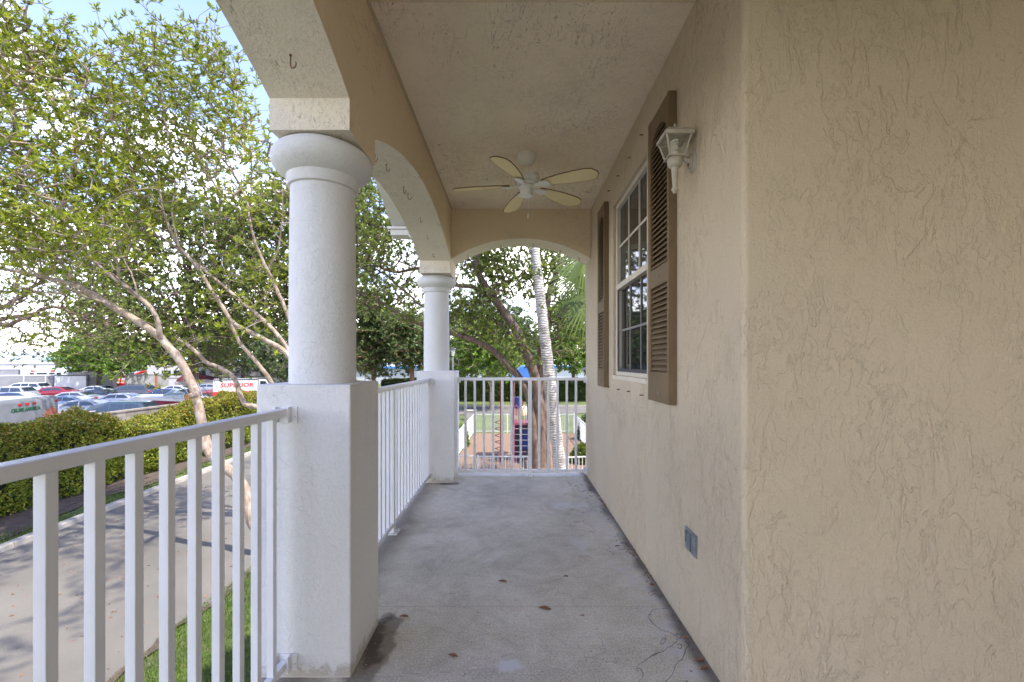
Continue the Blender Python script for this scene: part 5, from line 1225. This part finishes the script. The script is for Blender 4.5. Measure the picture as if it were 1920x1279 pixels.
broad(1075, 0, 50, [(1020,640),(1030,590),(1070,570),(1140,560),(1150,650),(1110,690),(1050,690),(1030,670)], 'bright green tree right of the palm trunk, across the road', 'leaf_lime', 'bark_dark', 1900, .38, 9, .25, 6, 18, 1.4, group=BG, trunk_to=690)
broad(870, 0, 58, [(790,680),(800,610),(840,570),(900,560),(960,580),(1000,620),(1010,680),(900,690)], 'dull green tree farther back between the lime tree and the oak', 'leaf_mid', 'bark_dark', 2600, .42, 8, .3, 6, 24, 1.9, group=BG, trunk_to=688)
broad(600, 0, 60, [(500,700),(490,650),(530,610),(590,600),(650,620),(690,650),(680,690),(600,700)], 'green tree behind the near column above the storage building', 'leaf_mid', 'bark_dark', 2200, .46, 8, .3, 6, 22, 1.8, group=BG, trunk_to=695)
broad(455, 0, 66, [(380,690),(370,640),(410,600),(470,590),(520,620),(540,670),(520,695),(450,690)], 'light green tree above the white motorhomes', 'leaf_mid', 'bark_dark', 2000, .5, 8, .3, 6, 22, 2.0, group=BG, trunk_to=692)
tl = [(290,74,'far grey green tree above the container'), (740,130,'far tree above the long storage building'), (800,120,'far tree directly behind the far column'), (1000,125,'far tree behind the oak trunk'), (640,125,'far tree behind the near column')]
for px, Y, lab in tl:
    w_, h_ = 46*74/74, 44
    broad(px, 0, Y, [(px-w_,684),(px-w_*.9,650),(px-w_*.3,636),(px+w_*.4,640),(px+w_*.9,655),(px+w_,684)], lab, 'leaf_mid', 'bark_dark', 1100, .006*Y+.12, 8, .3, 5, 20, .03*Y, group=BG, trunk_to=684)
# low plants by the playground
def shrub(px, Y, r, h, leaf, label):
    o = empty('shrub', ((px-CX)/F*Y, Y, G), label, 'shrub'); n = 500; P = rng.normal(size=(n,3)); P = nrm(P)*rng.uniform(.5, 1, (n,1))**.5; P[:,2] = np.abs(P[:,2]); P *= np.array([r, r, h])
    V, Fq = rosettes(P, P/np.array([r,r,h])+np.array([0,0,.3]), 7, .12, .045, (.3, 1.3)); fastmesh('foliage', V, Fq, leaf, parent=o)
    s = MB()
    for k in range(7): a = k*.9; s.tube([(0,0,0), (r*.3*math.cos(a), r*.3*math.sin(a), h*.4), (r*.6*math.cos(a), r*.6*math.sin(a), h*.75)], [.02,.014,.006], 5)
    s.build('stems', 'bark_dark', parent=o)
shrub(862, 22, .45, 1.1, 'leaf_lime', 'bright green shrub outside the left playground fence')
shrub(1104, 24, .6, 1.5, 'leaf_hedge_dark', 'dark green shrub outside the right playground fence')
shrub(1092, 18.5, .5, .8, 'leaf_oak', 'low dark shrub inside the right playground fence')
SUN, SKY, EXPO, CLOUD = 2.0, .11, 2.3, 14.0
# ================================================================== camera, light
cam = bpy.data.objects.new('camera', bpy.data.cameras.new('camera')); COL.objects.link(cam); SC.camera = cam
cam.location = (0, 0, CZ); cam.rotation_euler = (R(90), 0, 0); cam.data.sensor_width = 36; cam.data.lens = F/1920*36
cam.data.shift_x = -(CX-960)/1920; cam.data.shift_y = (CY-639.5)/1920; cam.data.clip_end = 3000; cam.data.clip_start = .05
sd = Vector((.46, -.26, 1.0)).normalized()
sun = bpy.data.objects.new('sun', bpy.data.lights.new('sun', 'SUN')); COL.objects.link(sun)
sun.data.energy = SUN; sun.data.angle = R(1.0); sun.data.color = (1, .95, .87); sun.rotation_euler = sd.to_track_quat('Z', 'Y').to_euler()
wd = bpy.data.worlds.new('World'); SC.world = wd; wd.use_nodes = True; nt = wd.node_tree; bg = nt.nodes['Background']; bg.inputs['Strength'].default_value = SKY
sk = nt.nodes.new('ShaderNodeTexSky'); sk.sky_type = 'NISHITA'; sk.sun_disc = False; sk.sun_elevation = math.asin(sd.z); sk.sun_rotation = math.atan2(sd.x, sd.y); sk.air_density = 1.2; sk.dust_density = .6; sk.ozone_density = 2.5
tc = nt.nodes.new('ShaderNodeTexCoord'); mp = nt.nodes.new('ShaderNodeMapping'); mp.inputs['Scale'].default_value = (1, 1, 2.2); nt.links.new(tc.outputs['Generated'], mp.inputs[0])
ns = nt.nodes.new('ShaderNodeTexNoise'); ns.inputs['Scale'].default_value = 3.0; ns.inputs['Detail'].default_value = 8; ns.inputs['Roughness'].default_value = .55; ns.inputs['Distortion'].default_value = .3; nt.links.new(mp.outputs[0], ns.inputs['Vector'])
sx = nt.nodes.new('ShaderNodeSeparateXYZ'); nt.links.new(tc.outputs['Generated'], sx.inputs[0])
ad = nt.nodes.new('ShaderNodeMath'); ad.operation = 'MULTIPLY_ADD'; ad.inputs[1].default_value = -.45; nt.links.new(sx.outputs[2], ad.inputs[0]); nt.links.new(ns.outputs['Fac'], ad.inputs[2])
rp = nt.nodes.new('ShaderNodeValToRGB'); rp.color_ramp.elements[0].position = .34; rp.color_ramp.elements[1].position = .56; rp.color_ramp.elements[0].color = (0,0,0,1); nt.links.new(ad.outputs[0], rp.inputs[0])
mx = nt.nodes.new('ShaderNodeMix'); mx.data_type = 'RGBA'; nt.links.new(rp.outputs[0], mx.inputs[0]); tn = nt.nodes.new('ShaderNodeMix'); tn.data_type = 'RGBA'; tn.blend_type = 'MULTIPLY'; tn.inputs[0].default_value = 1; nt.links.new(sk.outputs[0], tn.inputs[6]); tn.inputs[7].default_value = (1.04, .89, 1.06, 1); nt.links.new(tn.outputs[2], mx.inputs[6]); mx.inputs[7].default_value = (CLOUD, CLOUD*.98, CLOUD*.92, 1)
nt.links.new(mx.outputs[2], bg.inputs['Color'])
vs = SC.view_settings; vs.view_transform = 'Standard'; vs.look = 'None'; vs.exposure = EXPO; vs.gamma = 1
SC.render.engine = 'CYCLES'; SC.cycles.max_bounces = 9; SC.cycles.diffuse_bounces = 6; SC.cycles.transparent_max_bounces = 12
